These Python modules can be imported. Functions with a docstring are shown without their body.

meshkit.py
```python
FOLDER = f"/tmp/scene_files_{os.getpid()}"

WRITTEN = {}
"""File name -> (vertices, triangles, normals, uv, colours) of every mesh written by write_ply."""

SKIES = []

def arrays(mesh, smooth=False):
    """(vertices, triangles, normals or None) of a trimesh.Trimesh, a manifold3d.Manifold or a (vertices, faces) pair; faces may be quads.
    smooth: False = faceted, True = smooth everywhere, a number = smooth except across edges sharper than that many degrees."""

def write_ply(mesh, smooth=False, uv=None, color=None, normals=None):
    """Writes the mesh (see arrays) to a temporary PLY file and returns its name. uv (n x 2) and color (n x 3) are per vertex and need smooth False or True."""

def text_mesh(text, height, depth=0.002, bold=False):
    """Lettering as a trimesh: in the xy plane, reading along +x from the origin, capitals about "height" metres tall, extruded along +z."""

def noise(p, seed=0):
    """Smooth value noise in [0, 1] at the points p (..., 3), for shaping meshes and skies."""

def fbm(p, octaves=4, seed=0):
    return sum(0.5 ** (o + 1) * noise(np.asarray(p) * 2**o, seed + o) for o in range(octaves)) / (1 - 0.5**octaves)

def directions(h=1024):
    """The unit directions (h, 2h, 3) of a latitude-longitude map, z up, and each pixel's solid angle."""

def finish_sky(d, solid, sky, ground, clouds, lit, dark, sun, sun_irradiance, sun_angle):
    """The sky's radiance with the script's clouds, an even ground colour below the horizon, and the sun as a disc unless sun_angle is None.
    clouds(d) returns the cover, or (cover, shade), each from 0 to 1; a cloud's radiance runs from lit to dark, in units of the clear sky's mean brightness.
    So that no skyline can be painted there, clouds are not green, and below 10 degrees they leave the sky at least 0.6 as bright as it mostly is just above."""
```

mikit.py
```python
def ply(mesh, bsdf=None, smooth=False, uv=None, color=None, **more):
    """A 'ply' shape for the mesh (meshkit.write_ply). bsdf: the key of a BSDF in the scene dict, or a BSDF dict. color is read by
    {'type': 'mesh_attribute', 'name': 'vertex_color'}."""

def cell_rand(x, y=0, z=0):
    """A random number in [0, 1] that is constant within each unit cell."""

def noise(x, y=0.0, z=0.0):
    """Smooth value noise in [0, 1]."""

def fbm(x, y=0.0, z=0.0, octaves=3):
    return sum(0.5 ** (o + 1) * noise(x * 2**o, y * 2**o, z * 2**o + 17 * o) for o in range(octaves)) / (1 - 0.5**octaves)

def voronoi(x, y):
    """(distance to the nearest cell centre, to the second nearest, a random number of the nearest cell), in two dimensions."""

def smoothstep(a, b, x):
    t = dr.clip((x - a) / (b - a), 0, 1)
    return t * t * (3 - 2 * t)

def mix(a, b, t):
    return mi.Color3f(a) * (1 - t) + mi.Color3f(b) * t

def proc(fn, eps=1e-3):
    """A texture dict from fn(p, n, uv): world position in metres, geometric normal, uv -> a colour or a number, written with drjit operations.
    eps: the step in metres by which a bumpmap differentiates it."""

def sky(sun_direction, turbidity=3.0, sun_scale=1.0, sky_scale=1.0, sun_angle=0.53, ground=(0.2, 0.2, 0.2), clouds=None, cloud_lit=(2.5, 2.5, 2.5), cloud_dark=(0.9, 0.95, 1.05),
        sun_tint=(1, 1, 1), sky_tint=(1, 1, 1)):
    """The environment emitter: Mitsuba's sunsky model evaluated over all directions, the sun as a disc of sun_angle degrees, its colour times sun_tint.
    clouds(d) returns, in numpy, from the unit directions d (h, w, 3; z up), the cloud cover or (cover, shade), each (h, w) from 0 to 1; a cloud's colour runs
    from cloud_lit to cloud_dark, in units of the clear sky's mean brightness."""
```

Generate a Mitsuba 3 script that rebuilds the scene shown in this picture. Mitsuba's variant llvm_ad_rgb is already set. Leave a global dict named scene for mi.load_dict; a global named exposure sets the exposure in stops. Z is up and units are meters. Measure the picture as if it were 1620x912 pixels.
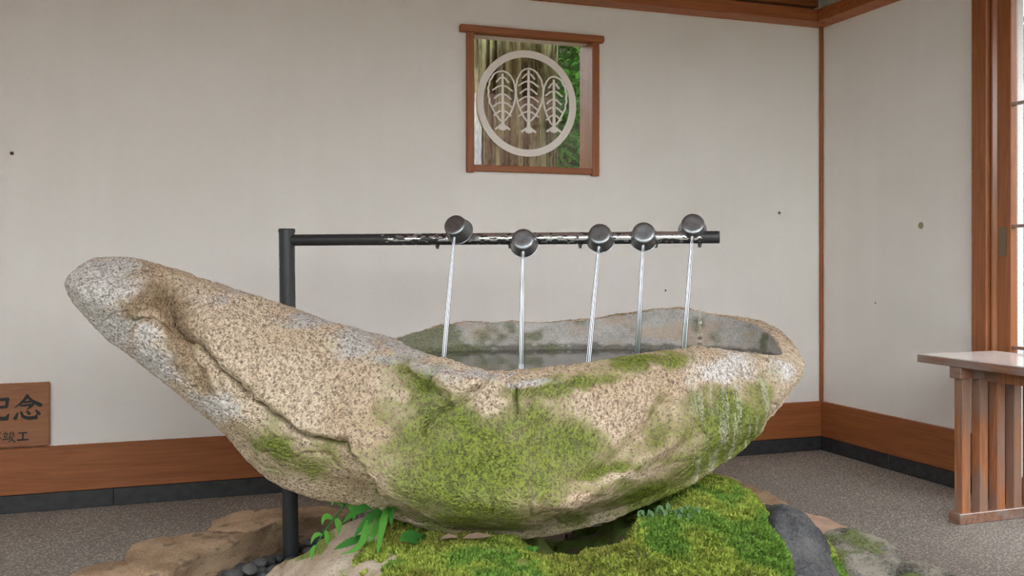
import math
import numpy as np, trimesh, manifold3d as m3, drjit as dr, mitsuba as mi
import mikit, meshkit
from mikit import proc, noise, fbm, voronoi, cell_rand, smoothstep, mix
from shapely.geometry import Polygon, LineString, Point
from shapely.ops import unary_union

T4 = mi.ScalarTransform4f
EYE = 1.13
FOV = math.degrees(2 * math.atan(810 / 1527.0))
scene, labels = {'type': 'scene'}, {}
# ---------------------------------------------------------------- camera, sky, exposure
scene['camera'] = {'type': 'perspective', 'fov': FOV, 'fov_axis': 'x', 'principal_point_offset_x': 0.0, 'principal_point_offset_y': 44.0 / 912,
                   'near_clip': 0.05, 'far_clip': 200.0, 'to_world': T4().look_at(origin=[0, 0, EYE], target=[0, 1, EYE], up=[0, 0, 1])}


def overcast(d):
    n = meshkit.fbm(d * 3.0 + 5.0, 4, 3)
    return np.ones(d.shape[:2]), np.clip(0.15 + 0.5 * (n - 0.4), 0, 1)


scene['sky'] = mikit.sky((-0.35, -0.5, 0.8), turbidity=4.0, sun_scale=0.0, sky_scale=1.0, ground=(0.22, 0.22, 0.2), clouds=overcast,
                         cloud_lit=(2.52, 2.6, 2.68), cloud_dark=(1.48, 1.53, 1.6))
exposure = 4.47

# ---------------------------------------------------------------- helpers
CAT = trimesh.util.concatenate


def numbered(key):
    if key not in scene and key not in labels and not any(k.startswith(key + '__') for k in scene):
        return key
    i = 1
    while True:
        k = f'{key}_{i:03d}'
        if k not in scene and k not in labels and not any(q.startswith(k + '__') for q in scene):
            return k
        i += 1


def put(name, mesh, mat, parent=None, smooth=35, color=None, **tags):
    key = numbered((parent + '__' if parent else '') + name)
    scene[key] = mikit.ply(mesh, mat, smooth=smooth, color=color)
    if tags:
        labels[key] = tags
    return key


def thing(name, label, category, group=None):
    key = numbered(name)
    labels[key] = {'label': label, 'category': category}
    if group:
        labels[key]['group'] = group
    return key


def frame_box(o, u, v, w, a0, a1, b0, b1, c0, c1, bevel=0.0):
    """A box with a in [a0,a1] along u, b along v, c along w, from the origin o; its edges chamfered by bevel."""
    e = np.array([a1 - a0, b1 - b0, c1 - c0]) / 2
    c = np.array([a0 + a1, b0 + b1, c0 + c1]) / 2
    if bevel > 0:
        pts = []
        for s in np.ndindex(2, 2, 2):
            s = np.array(s) * 2 - 1
            for k in range(3):
                q = e - bevel
                q[k] = e[k]
                pts.append(s * q)
        m = trimesh.convex.convex_hull(np.array(pts))
    else:
        m = trimesh.creation.box(extents=2 * e)
    M = np.eye(4)
    M[:3, 0], M[:3, 1], M[:3, 2] = u, v, w
    m.apply_translation(c)
    if np.linalg.det(M[:3, :3]) < 0:
        m.invert()
    m.apply_transform(M)
    m.apply_translation(o)
    return m


def tube(path, r, n=10, caps=True):
    path = np.asarray(path, float)
    r = np.broadcast_to(np.asarray(r, float), (len(path),))
    t = np.gradient(path, axis=0)
    t /= np.linalg.norm(t, axis=1, keepdims=True)
    ref = np.array([0.3, 0.9, 0.31]) if abs(t[0] @ [0.3, 0.9, 0.31]) < 0.9 else np.array([1.0, 0, 0])
    a = np.cross(t, ref)
    a /= np.linalg.norm(a, axis=1, keepdims=True)
    b = np.cross(t, a)
    th = np.arange(n) / n * 2 * np.pi
    v = (path[:, None] + r[:, None, None] * (np.cos(th)[None, :, None] * a[:, None] + np.sin(th)[None, :, None] * b[:, None])).reshape(-1, 3)
    f = []
    for i in range(len(path) - 1):
        for j in range(n):
            p, q = i * n + j, i * n + (j + 1) % n
            f += [[p, p + n, q], [q, p + n, q + n]]
    if caps:
        v = np.vstack([v, path[0], path[-1]])
        k = len(v) - 2
        for j in range(n):
            f.append([k, j, (j + 1) % n])
            f.append([k + 1, (len(path) - 1) * n + (j + 1) % n, (len(path) - 1) * n + j])
    m = trimesh.Trimesh(v, f, process=False)
    m.fix_normals()
    return m


def lathe(profile, n=48):
    """Revolves (r, z) pairs around z."""
    return trimesh.creation.revolve(np.asarray(profile, float), sections=n)


def place(m, o, z, x=None):
    """Moves the mesh so that its z axis runs along z and its origin lies at o."""
    z = np.asarray(z, float) / np.linalg.norm(z)
    x = np.array([1.0, 0, 0]) if x is None else np.asarray(x, float)
    x = x - z * (x @ z)
    x /= np.linalg.norm(x)
    M = np.eye(4)
    M[:3, 0], M[:3, 1], M[:3, 2], M[:3, 3] = x, np.cross(z, x), z, o
    m = m.copy()
    m.apply_transform(M)
    return m


def man(mesh):
    return m3.Manifold(m3.Mesh(np.asarray(mesh.vertices, np.float32), np.asarray(mesh.faces, np.uint32)))


def tri(man_):
    m = man_.to_mesh()
    return trimesh.Trimesh(np.array(m.vert_properties[:, :3], float), np.array(m.tri_verts), process=False)


def dense(mesh, edge):
    return tri(man(mesh).refine_to_length(edge))


def rough(mesh, specs, seed=0):
    """Displaces along the vertex normals; specs: (frequency, amplitude, octaves)."""
    v, n = np.array(mesh.vertices), np.array(mesh.vertex_normals)
    d = 0
    for k, (fr, am, oc) in enumerate(specs):
        d = d + am * 2 * (meshkit.fbm(v * fr + 31.7 * k, oc, seed + 7 * k) - 0.5)
    mesh.vertices = v + n * d[:, None]
    return mesh


def boulder(points, edge=0.02, smooth=18, specs=((5, 0.03, 3), (25, 0.006, 3)), seed=0):
    m = trimesh.convex.convex_hull(np.asarray(points, float))
    m = dense(m, edge)
    trimesh.smoothing.filter_laplacian(m, lamb=0.5, iterations=smooth)
    return rough(m, specs, seed)


def slab(poly, z0, z1, edge=0.02, smooth=5, specs=((7, 0.012, 3), (30, 0.004, 3)), seed=0):
    m = trimesh.creation.extrude_polygon(Polygon(poly), z1 - z0, engine='earcut')
    m.apply_translation([0, 0, z0])
    m = dense(m, edge)
    trimesh.smoothing.filter_laplacian(m, lamb=0.5, iterations=smooth)
    return rough(m, specs, seed)


# ---------------------------------------------------------------- the room's frame: corner, the back wall's and the right wall's directions
ANG = math.radians(19.6)
CORNER = np.array([1.851, 5.77, 0.0])
UB = np.array([-math.cos(ANG), -math.sin(ANG), 0])   # along the back wall, to the left
NB = np.array([math.sin(ANG), -math.cos(ANG), 0])    # out of the back wall into the room = along the right wall, towards the front
UR, NR = NB, UB
UP = np.array([0, 0, 1.0])
H = 2.517                                            # underside of the wall plate

# ---------------------------------------------------------------- materials


def bsdf(name, color, rough_=0.6, bump=None, bump_scale=1.0, two=True, **kw):
    b = {'type': 'principled', 'base_color': color if isinstance(color, dict) else {'type': 'rgb', 'value': list(color)}, 'roughness': rough_, **kw}
    if bump is not None:
        b = {'type': 'bumpmap', 'arbitrary': bump, 'scale': bump_scale, 'nested': b}
    scene[name] = {'type': 'twosided', 'bsdf': b} if two else b
    return name


def along(p, d):
    return p.x * float(d[0]) + p.y * float(d[1]) + p.z * float(d[2])


def wood_fn(axis, light, dark, grain=90.0, grey=None, grey_amount=0.0):
    axis = np.asarray(axis, float)
    s1 = np.cross(axis, UP) if abs(axis[2]) < 0.9 else UB
    s2 = np.cross(axis, s1)

    def fn(p, n, uv):
        a, b, c = along(p, axis), along(p, s1), along(p, s2)
        w = fbm(b * 9 + 3, c * 9, a * 1.1, 2) * 3.0
        g = fbm(b * grain + w * 4, c * grain + w * 3, a * 2.5, 3)
        f = noise(b * grain * 5, c * grain * 5, a * 9)
        col = mix(dark, light, smoothstep(0.15, 0.85, 0.7 * g + 0.3 * f))
        if grey is not None:
            k = smoothstep(0.42, 0.62, fbm(b * 14 + 8, c * 14, a * 3.0, 3)) * grey_amount
            col = mix(col, grey, k)
        return col
    return fn


for nm, ax in (('wood_along_back', UB), ('wood_along_right', UR), ('wood_upright', UP)):
    bsdf(nm, proc(wood_fn(ax, (0.35, 0.125, 0.045), (0.25, 0.080, 0.028))), 0.42, specular=0.4)
bsdf('plaque_wood', proc(wood_fn(UB, (0.36, 0.155, 0.066), (0.25, 0.09, 0.036), 60)), 0.5)
bsdf('beam_wood', proc(wood_fn(UB, (0.40, 0.135, 0.04), (0.25, 0.072, 0.022))), 0.5)
bsdf('table_upright', proc(wood_fn(UP, (0.46, 0.19, 0.085), (0.26, 0.095, 0.042), 70, (0.25, 0.165, 0.13), 0.75)), 0.40)
bsdf('table_level', proc(wood_fn(NB, (0.30, 0.15, 0.095), (0.16, 0.08, 0.052), 70, (0.25, 0.20, 0.18), 0.85)), 0.2, specular=0.95)


def top_fn(p, n, uv):
    a, b = along(p, NB), along(p, UB)
    g = fbm(b * 70, a * 2.0, 0.0, 3)
    return mix((0.46, 0.43, 0.405), (0.58, 0.55, 0.525), g)  # pale tone carries the sheen of reflected light in the base colour


bsdf('table_sheen', proc(top_fn), 0.13, specular=1.0)


def plaster_fn(p, n, uv):
    a = along(p, UB)
    b = along(p, NB)
    s = fbm(a * 14 + 2, b * 14, p.z * 0.7, 3)
    m = fbm(a * 1.7 + 9, b * 1.7, p.z * 1.5, 3)
    f = noise(a * 160, b * 160, p.z * 160)
    return mix((0.775, 0.75, 0.71), (0.83, 0.812, 0.78), smoothstep(0.15, 0.85, 0.30 * s + 0.50 * m + 0.20 * f))


bsdf('plaster', proc(plaster_fn), 0.85)


def skirt_fn(p, n, uv):
    g = fbm(p.x * 30, p.y * 30, p.z * 30, 4)
    return mix((0.018, 0.019, 0.021), (0.050, 0.052, 0.055), g)


bsdf('black_stone', proc(skirt_fn), 0.45)


def floor_fn(p, n, uv):
    d1, d2, r = voronoi(p.x * 105, p.y * 105)
    g = fbm(p.x * 2.1, p.y * 2.1, 0.0, 3)
    c = mix((0.16, 0.142, 0.12), (0.35, 0.318, 0.276), r)
    c = mix(c, mi.Color3f(0.40, 0.38, 0.35), smoothstep(0.92, 0.96, cell_rand(r * 997.0)))
    c = mix(c, mi.Color3f(0.16, 0.14, 0.12), smoothstep(0.32, 0.62, d1))
    return c * (0.82 + 0.36 * g)


def floor_h(p, n, uv):
    d1, d2, r = voronoi(p.x * 105, p.y * 105)
    return (0.6 - d1) * 0.0026 * (0.4 + 0.6 * r)


bsdf('aggregate', proc(floor_fn), 0.6, proc(floor_h, 1e-3))


def sand_fn(p, n, uv):
    a = fbm(p.x * 6, p.y * 6, p.z * 14, 4)
    f = noise(p.x * 260, p.y * 260, p.z * 260)
    c = mix((0.20, 0.125, 0.07), (0.47, 0.335, 0.215), smoothstep(0.25, 0.72, 0.75 * a + 0.25 * f))
    return mix(c, mi.Color3f(0.10, 0.07, 0.05), smoothstep(0.62, 0.75, fbm(p.x * 16 + 4, p.y * 16, p.z * 40, 3)) * 0.6)


def fine_h(p, n, uv):
    return 0.004 * fbm(p.x * 70, p.y * 70, p.z * 70, 3)


bsdf('sandstone', proc(sand_fn), 0.75, proc(fine_h, 1.5e-3))


def pink_fn(p, n, uv):
    a = fbm(p.x * 7, p.y * 7, p.z * 7, 3)
    g = noise(p.x * 230, p.y * 230, p.z * 230)
    c = mix((0.40, 0.31, 0.225), (0.52, 0.445, 0.35), smoothstep(0.3, 0.7, a))
    c = mix(c, mi.Color3f(0.24, 0.18, 0.14), smoothstep(0.70, 0.80, g) * 0.8)
    m = smoothstep(0.48, 0.62, fbm(p.x * 8 + 3, p.y * 8, p.z * 8, 4) + 0.28 * smoothstep(-0.45, -0.2, p.x))
    return mix(c, mix((0.10, 0.13, 0.02), (0.24, 0.29, 0.07), g), m)


bsdf('pink_granite', proc(pink_fn), 0.75, proc(fine_h, 1.5e-3))


def dark_fn(p, n, uv):
    a = fbm(p.x * 12, p.y * 12, p.z * 12, 4)
    g = noise(p.x * 200, p.y * 200, p.z * 200)
    c = mix((0.014, 0.016, 0.018), (0.085, 0.087, 0.09), smoothstep(0.35, 0.8, 0.65 * a + 0.35 * g))
    return c


bsdf('dark_stone', proc(dark_fn), 0.6, proc(fine_h, 1.5e-3))


def mossrock_fn(p, n, uv):
    a = fbm(p.x * 11 + 7, p.y * 11, p.z * 11, 4)
    g = noise(p.x * 170, p.y * 170, p.z * 170)
    c = mix((0.055, 0.053, 0.045), (0.30, 0.28, 0.23), smoothstep(0.3, 0.7, 0.75 * a + 0.25 * g))
    return mix(c, mix((0.06, 0.085, 0.018), (0.17, 0.22, 0.055), g), smoothstep(0.5, 0.62, fbm(p.x * 7, p.y * 7 + 2, p.z * 7, 4)) * 0.8)


bsdf('lichen_stone', proc(mossrock_fn), 0.75, proc(fine_h, 1.5e-3))


def soil_fn(p, n, uv):
    a = fbm(p.x * 30, p.y * 30, p.z * 30, 4)
    return mix((0.05, 0.038, 0.027), (0.14, 0.105, 0.072), a)


bsdf('soil', proc(soil_fn), 0.9)


def mossbed_fn(p, n, uv):
    a = fbm(p.x * 9, p.y * 9, p.z * 9, 3)
    g = noise(p.x * 300, p.y * 300, p.z * 300)
    return mix(mix((0.05, 0.085, 0.014), (0.14, 0.20, 0.03), 0.5 * a + 0.5 * g), mix((0.07, 0.053, 0.037), (0.16, 0.12, 0.085), g), smoothstep(0.52, 0.60, noise(p.x * 13, p.y * 13, p.z * 13)))


bsdf('moss_bed', proc(mossbed_fn), 0.9, proc(fine_h, 1.5e-3))
for nm, c in (('moss_lime', (0.34, 0.46, 0.045)), ('moss_green', (0.15, 0.30, 0.03)), ('moss_olive', (0.30, 0.31, 0.05))):
    bsdf(nm, c, 0.7)
for k, c in enumerate(((0.052, 0.055, 0.06), (0.085, 0.087, 0.09), (0.125, 0.125, 0.125))):
    bsdf(f'pebble_{k}', c, 0.55)
bsdf('painted_steel', (0.040, 0.043, 0.048), 0.38, specular=0.5)


def pipe_fn(p, n, uv):
    """Paint worn off the top half of the rail in flakes: bare metal shows through."""
    g = fbm(p.x * 60, p.y * 60, p.z * 130, 4)
    h = (p.z - 1.214) / 0.0232
    worn = smoothstep(-0.45, 0.0, p.x) * smoothstep(0.70, 0.66, p.x)
    some = smoothstep(-0.66, -0.45, p.x) * smoothstep(0.73, 0.70, p.x)
    k = smoothstep(0.50, 0.53, g + 0.16 * worn * smoothstep(-0.7, 0.6, h) - 0.14 * smoothstep(-0.2, -0.9, h) - 0.30 * (1 - some) - 0.05 * (1 - worn))
    return mi.Float(k)


scene['worn_pipe'] = {'type': 'blendbsdf', 'weight': proc(pipe_fn),
                      'a': {'type': 'twosided', 'bsdf': {'type': 'principled', 'base_color': {'type': 'rgb', 'value': [0.032, 0.034, 0.035]}, 'roughness': 0.42}},
                      'b': {'type': 'twosided', 'bsdf': {'type': 'principled', 'base_color': {'type': 'rgb', 'value': [0.62, 0.62, 0.61]}, 'roughness': 0.32, 'metallic': 0.85}}}


def steel_fn(p, n, uv):
    return mix((0.17, 0.185, 0.195), (0.36, 0.385, 0.40), fbm(p.x * 80, p.y * 80, p.z * 80, 3))


bsdf('dull_steel', proc(steel_fn), 0.34, metallic=0.85, specular=0.6)
bsdf('bright_steel', (0.31, 0.32, 0.335), 0.16, metallic=1.0)
bsdf('knot_wood', (0.34, 0.28, 0.19), 0.7)
bsdf('aged_brass', (0.20, 0.16, 0.11), 0.4, metallic=0.8)
bsdf('polished_upright', proc(wood_fn(UP, (0.35, 0.125, 0.045), (0.25, 0.080, 0.028))), 0.22, specular=0.8)
bsdf('rivet_brass', (0.42, 0.36, 0.25), 0.35, metallic=0.9)
bsdf('ink', (0.012, 0.011, 0.010), 0.6)
bsdf('emblem_white', (0.80, 0.76, 0.70), 0.6)
bsdf('outdoor_white', (0.86, 0.84, 0.85), 0.6)
scene['pane'] = {'type': 'thindielectric', 'int_ior': 1.5}
scene['water_look'] = {'type': 'bumpmap', 'arbitrary': proc(lambda p, n, uv: 0.0011 * fbm(p.x * 9, p.y * 22, 0.0, 2), 2e-3), 'scale': 1.0,
                       'nested': {'type': 'dielectric', 'int_ior': 1.33}} if False else {'type': 'dielectric', 'int_ior': 1.33}


def leafmat(name, c, t=0.35):
    scene[name] = {'type': 'principledthin', 'base_color': {'type': 'rgb', 'value': list(c)}, 'roughness': 0.4, 'spec_trans': 0.0, 'diff_trans': t * 2, 'eta': 1.4}
    return name


leafmat('leaf_bright', (0.11, 0.34, 0.055))
leafmat('leaf_deep', (0.055, 0.20, 0.04))
leafmat('leaf_shrub', (0.13, 0.36, 0.07))
leafmat('leaf_grey', (0.16, 0.28, 0.14))
leafmat('leaf_tree', (0.06, 0.17, 0.035))
leafmat('leaf_tree_dark', (0.05, 0.125, 0.032))
leafmat('leaf_dead', (0.32, 0.22, 0.16), 0.15)

def added_hedge_fn(p, n, uv):
    return mix((0.03, 0.07, 0.02), (0.08, 0.16, 0.045), noise(p.x * 22, p.y * 22, p.z * 22))


bsdf('added_hedge_leaf', proc(added_hedge_fn), 0.8)
# ---------------------------------------------------------------- the setting: walls, floor, ceiling, trim
def wall_box(s0, s1, z0, z1, d0, d1, bevel=0.0):
    """A box on the back wall: s to the left of the corner, d out of the wall into the room."""
    return frame_box(CORNER, UB, NB, UP, s0, s1, d0, d1, z0, z1, bevel)


def side_box(t0, t1, z0, z1, d0, d1, bevel=0.0):
    """A box on the right wall: t from the corner towards the front, d into the room."""
    return frame_box(CORNER, UR, NR, UP, t0, t1, d0, d1, z0, z1, bevel)


WS0, WS1, WZ0, WZ1 = 1.506, 2.184, 1.612, 2.322      # the window's opening in the back wall
back = CAT([wall_box(-0.14, WS0, 0, 2.75, -0.14, 0), wall_box(WS1, 6.4, 0, 2.75, -0.14, 0), wall_box(WS0, WS1, 0, WZ0, -0.14, 0), wall_box(WS0, WS1, WZ1, 2.75, -0.14, 0)])
put('wall_back', back, 'plaster', smooth=False, kind='structure')
put('wall_right', side_box(0, 1.166, 0, 2.75, -0.14, 0), 'plaster', smooth=False, kind='structure')
for s, z, r in ((4.338, 1.608, 0.008), (0.298, 1.408, 0.008), (1.05, 0.96, 0.005)):
    m = lathe([(0, 0.001), (r, 0.001), (r, -0.004), (0, -0.004)], 14)
    put('knot', place(m, CORNER + UB * s + UP * z, NB), 'soil', 'wall_back', label='small dark spot in the plaster')
for t, z, r in ((0.808, 1.310, 0.018), (0.466, 0.893, 0.006)):
    m = lathe([(0, 0.0015), (r * 0.8, 0.0025), (r, 0.001), (r, -0.004), (0, -0.004)], 20)
    put('knot', place(m, CORNER + UR * t + UP * z, NR), 'knot_wood', 'wall_right', label='small oval plug in the plaster')
# corner strip, boards and black stone skirting
put('trim_1', frame_box(CORNER, UB, NB, UP, 0, 0.020, 0, 0.020, 0.29, H, 0.003), 'wood_upright', kind='structure')
put('wall_left', frame_box(CORNER, UB, NB, UP, 5.5, 5.64, 0, 3.0, 0, 2.75), 'plaster', smooth=False, kind='structure')
put('added_wall_front_right', side_box(3.25, 6.6, 0, 3.6, -0.14, 0), 'wood_upright', smooth=False, kind='structure')  # added unseen wall, keeps bright sky out of the window pane's reflection
put('baseboard_back', wall_box(0.0, 6.2, 0.082, 0.290, 0.0, 0.022, 0.003), 'wood_along_back', kind='structure')
put('baseboard_right', side_box(0.022, 1.166, 0.082, 0.290, 0.0, 0.022, 0.003), 'wood_along_right', kind='structure')
sk = 'trim_2'
labels[sk] = {'kind': 'structure'}
for k in range(8):
    s0 = 0.018 + 0.78 * k
    put('tile', wall_box(s0, s0 + 0.7795, 0.0, 0.080, 0.0, 0.018, 0.002), 'black_stone', sk)
sk = 'trim_3'
labels[sk] = {'kind': 'structure'}
for k in range(2):
    t0 = 0.0 + 0.59 * k
    put('tile', side_box(t0 + 0.0005, t0 + 0.5895, 0.0, 0.080, 0.0, 0.018, 0.002), 'black_stone', sk)
# wall plates and ceiling
put('trim_4', wall_box(-0.14, 6.4, H, H + 0.075, -0.10, 0.12, 0.004), 'beam_wood', kind='structure')
put('trim_5', side_box(0.125, 4.6, H, H + 0.075, -0.10, 0.12, 0.004), 'beam_wood', kind='structure')
put('trim_6', wall_box(0.07, 6.4, H + 0.105, H + 0.20, -0.02, 0.065, 0.004), 'beam_wood', kind='structure')
ce = 'ceiling'
put('ceiling', frame_box(CORNER, UB, NB, UP, -1.3, 7.0, -1.5, 4.25, H + 0.27, H + 0.30), 'beam_wood', smooth=False, kind='structure')
for k in range(7):
    t0 = 0.42 + 0.9 * k
    put('rafter', frame_box(CORNER, UB, NB, UP, t0, t0 + 0.06, 0.0, 4.2, H + 0.20, H + 0.27, 0.003), 'beam_wood', ce)

# floor with the sunken bed in it
BED = [(-1.42, 3.05), (-1.36, 3.42), (-1.28, 3.66), (-1.14, 3.90), (-1.02, 4.12), (-0.74, 4.26), (-0.25, 4.60), (0.45, 4.86), (0.90, 4.80), (1.12, 4.46), (1.24, 4.12), (1.32, 3.75),
       (1.24, 3.45), (1.34, 3.05), (1.30, 2.5), (1.05, 2.2), (-1.05, 2.2), (-1.28, 2.6)]
a, b = CORNER[:2], UB[:2]
outer = Polygon([tuple(a + UR[:2] * -0.1 - b * 0.1), tuple(a + UR[:2] * 4.9 - b * 0.1), tuple(a + UR[:2] * 5.2 + b * 6.6), tuple(a - UR[:2] * 0.1 + b * 6.6)])
fl = trimesh.creation.extrude_polygon(outer.difference(Polygon(BED)), 0.2, engine='earcut')
fl.apply_translation([0, 0, -0.2])
put('floor', fl, 'aggregate', smooth=False, kind='structure')
gm = trimesh.creation.extrude_polygon(Polygon(BED).buffer(0.12), 0.06, engine='earcut')
gm.apply_translation([0, 0, -0.145])
put('bed_soil', dense(gm, 0.05), 'soil', smooth=False, kind='structure')
gr = trimesh.creation.extrude_polygon(Point(0, 0).buffer(45, 8).difference(outer.buffer(-0.05)), 0.2, engine='earcut')
gr.apply_translation([0, 0, -0.26])
put('ground_outside', gr, 'soil', smooth=False, kind='structure')

# window: wooden frame, pane, white crest
put('frame', wall_box(1.443, 2.258, 2.315, 2.352, -0.03, 0.035, 0.003), 'wood_along_back', 'window_1')
labels['window_1'] = {'kind': 'structure'}
put('frame', wall_box(1.512, 2.184, 1.596, 1.628, -0.03, 0.028, 0.003), 'wood_along_back', 'window_1')
put('frame', wall_box(1.470, 1.512, 1.588, 2.316, -0.145, 0.030, 0.003), 'wood_upright', 'window_1')
put('frame', wall_box(2.182, 2.220, 1.588, 2.316, -0.145, 0.030, 0.003), 'wood_upright', 'window_1')
put('sill', wall_box(1.512, 2.182, 1.590, 1.614, -0.145, -0.03), 'wood_along_back', 'window_1')
put('pane', CAT([trimesh.Trimesh([CORNER + UB * s - NB * 0.026 + UP * z for s, z in ((1.512, 1.626), (2.182, 1.626), (2.182, 2.316), (1.512, 2.316))], [[0, 1, 2], [0, 2, 3]], process=False)]), 'pane', 'window_1', smooth=False)


def stroke(pts, w):
    """A brush stroke: hulls of discs along the points, w = one width or one per point."""
    w = np.broadcast_to(np.asarray(w, float), (len(pts),))
    ds = [Point(p).buffer(r / 2, 6) for p, r in zip(pts, w)]
    return unary_union([unary_union([p, q]).convex_hull for p, q in zip(ds, ds[1:])])


def leaf_crest(stem, x0, x1, top, bottom, wavy, y0, foot):
    """One feathered leaf of the crest: outline, stem, paired branches, a splayed foot. Units: the ring's radius."""
    parts = []
    c, hw = (x0 + x1) / 2, (x1 - x0) / 2
    mid, hh = (top + bottom) / 2 - 0.04, (top - bottom) / 2
    for side in (-1, 1):
        pts = []
        for k in range(41):
            u = k / 40
            y = top + (bottom - top) * u
            w = math.sin(math.pi * u ** 0.8) ** 0.62 if 0 < u < 1 else 0
            x = (stem * (1 - u) + stem * u) * (1 - w) + w * (c + side * hw)
            if wavy == side or wavy == 0:
                x += side * 0.020 * abs(math.sin(u * math.pi * 7)) * (0.25 < w) * (1 if wavy else 0.5) * (u < 0.75)
            pts.append((x, y))
        parts.append(stroke(pts, 0.029))
    parts.append(stroke([(stem, y0), (stem + 0.004, bottom), (stem + 0.004, foot)], [0.036, 0.056, 0.070]))
    for k in range(6 if wavy == 0 else 5):
        y = y0 - 0.05 - k * (y0 - bottom - 0.10) / (6 if wavy == 0 else 5)
        reach = (0.62 + 0.1 * (k % 2)) * hw * (0.72 if k == 0 else 1)
        for side in (-1, 1):
            lim = stem + side * reach
            parts.append(stroke([(stem, y), (stem + side * reach * 0.45, y - 0.022), (lim, y - 0.095)], [0.030, 0.028, 0.030]))
    for dx in (-0.13, -0.045, 0.055, 0.135):
        parts.append(stroke([(stem, foot + 0.09), (stem + dx, foot)], 0.042))
    return unary_union(parts)


ring = Point(0, 0).buffer(1, 64).difference(Point(0, 0).buffer(0.868, 64))
crest = [ring, leaf_crest(-0.4875, -0.756, -0.225, 0.585, -0.36, -1, 0.52, -0.50), leaf_crest(0.03, -0.215, 0.322, 0.665, -0.34, 0, 0.62, -0.53), leaf_crest(0.545, 0.325, 0.79, 0.545, -0.39, 1, 0.47, -0.50)]
EM = CORNER + UB * 1.872 + UP * 1.968 - NB * 0.024


def on_back_wall(shape, o, scale, depth):
    """Extrudes a flat shape and stands it on the back wall at o, reading from the left."""
    gs = getattr(shape, 'geoms', [shape])
    m = CAT([trimesh.creation.extrude_polygon(g.simplify(0.002), depth, engine='earcut') for g in gs])
    m.apply_scale([scale, scale, 1])
    M = np.eye(4)
    M[:3, 0], M[:3, 1], M[:3, 2], M[:3, 3] = -UB, UP, NB, o
    m.apply_transform(M)
    return m


em = thing('crest', 'flat off-white round crest of three feathered leaves on the window pane', 'emblem')
put('ring', on_back_wall(crest[0], EM, 0.284, 0.008), 'emblem_white', em, smooth=False)
for c in crest[1:]:
    put('leaf', on_back_wall(c, EM, 0.284, 0.006), 'emblem_white', em, smooth=False)

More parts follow.
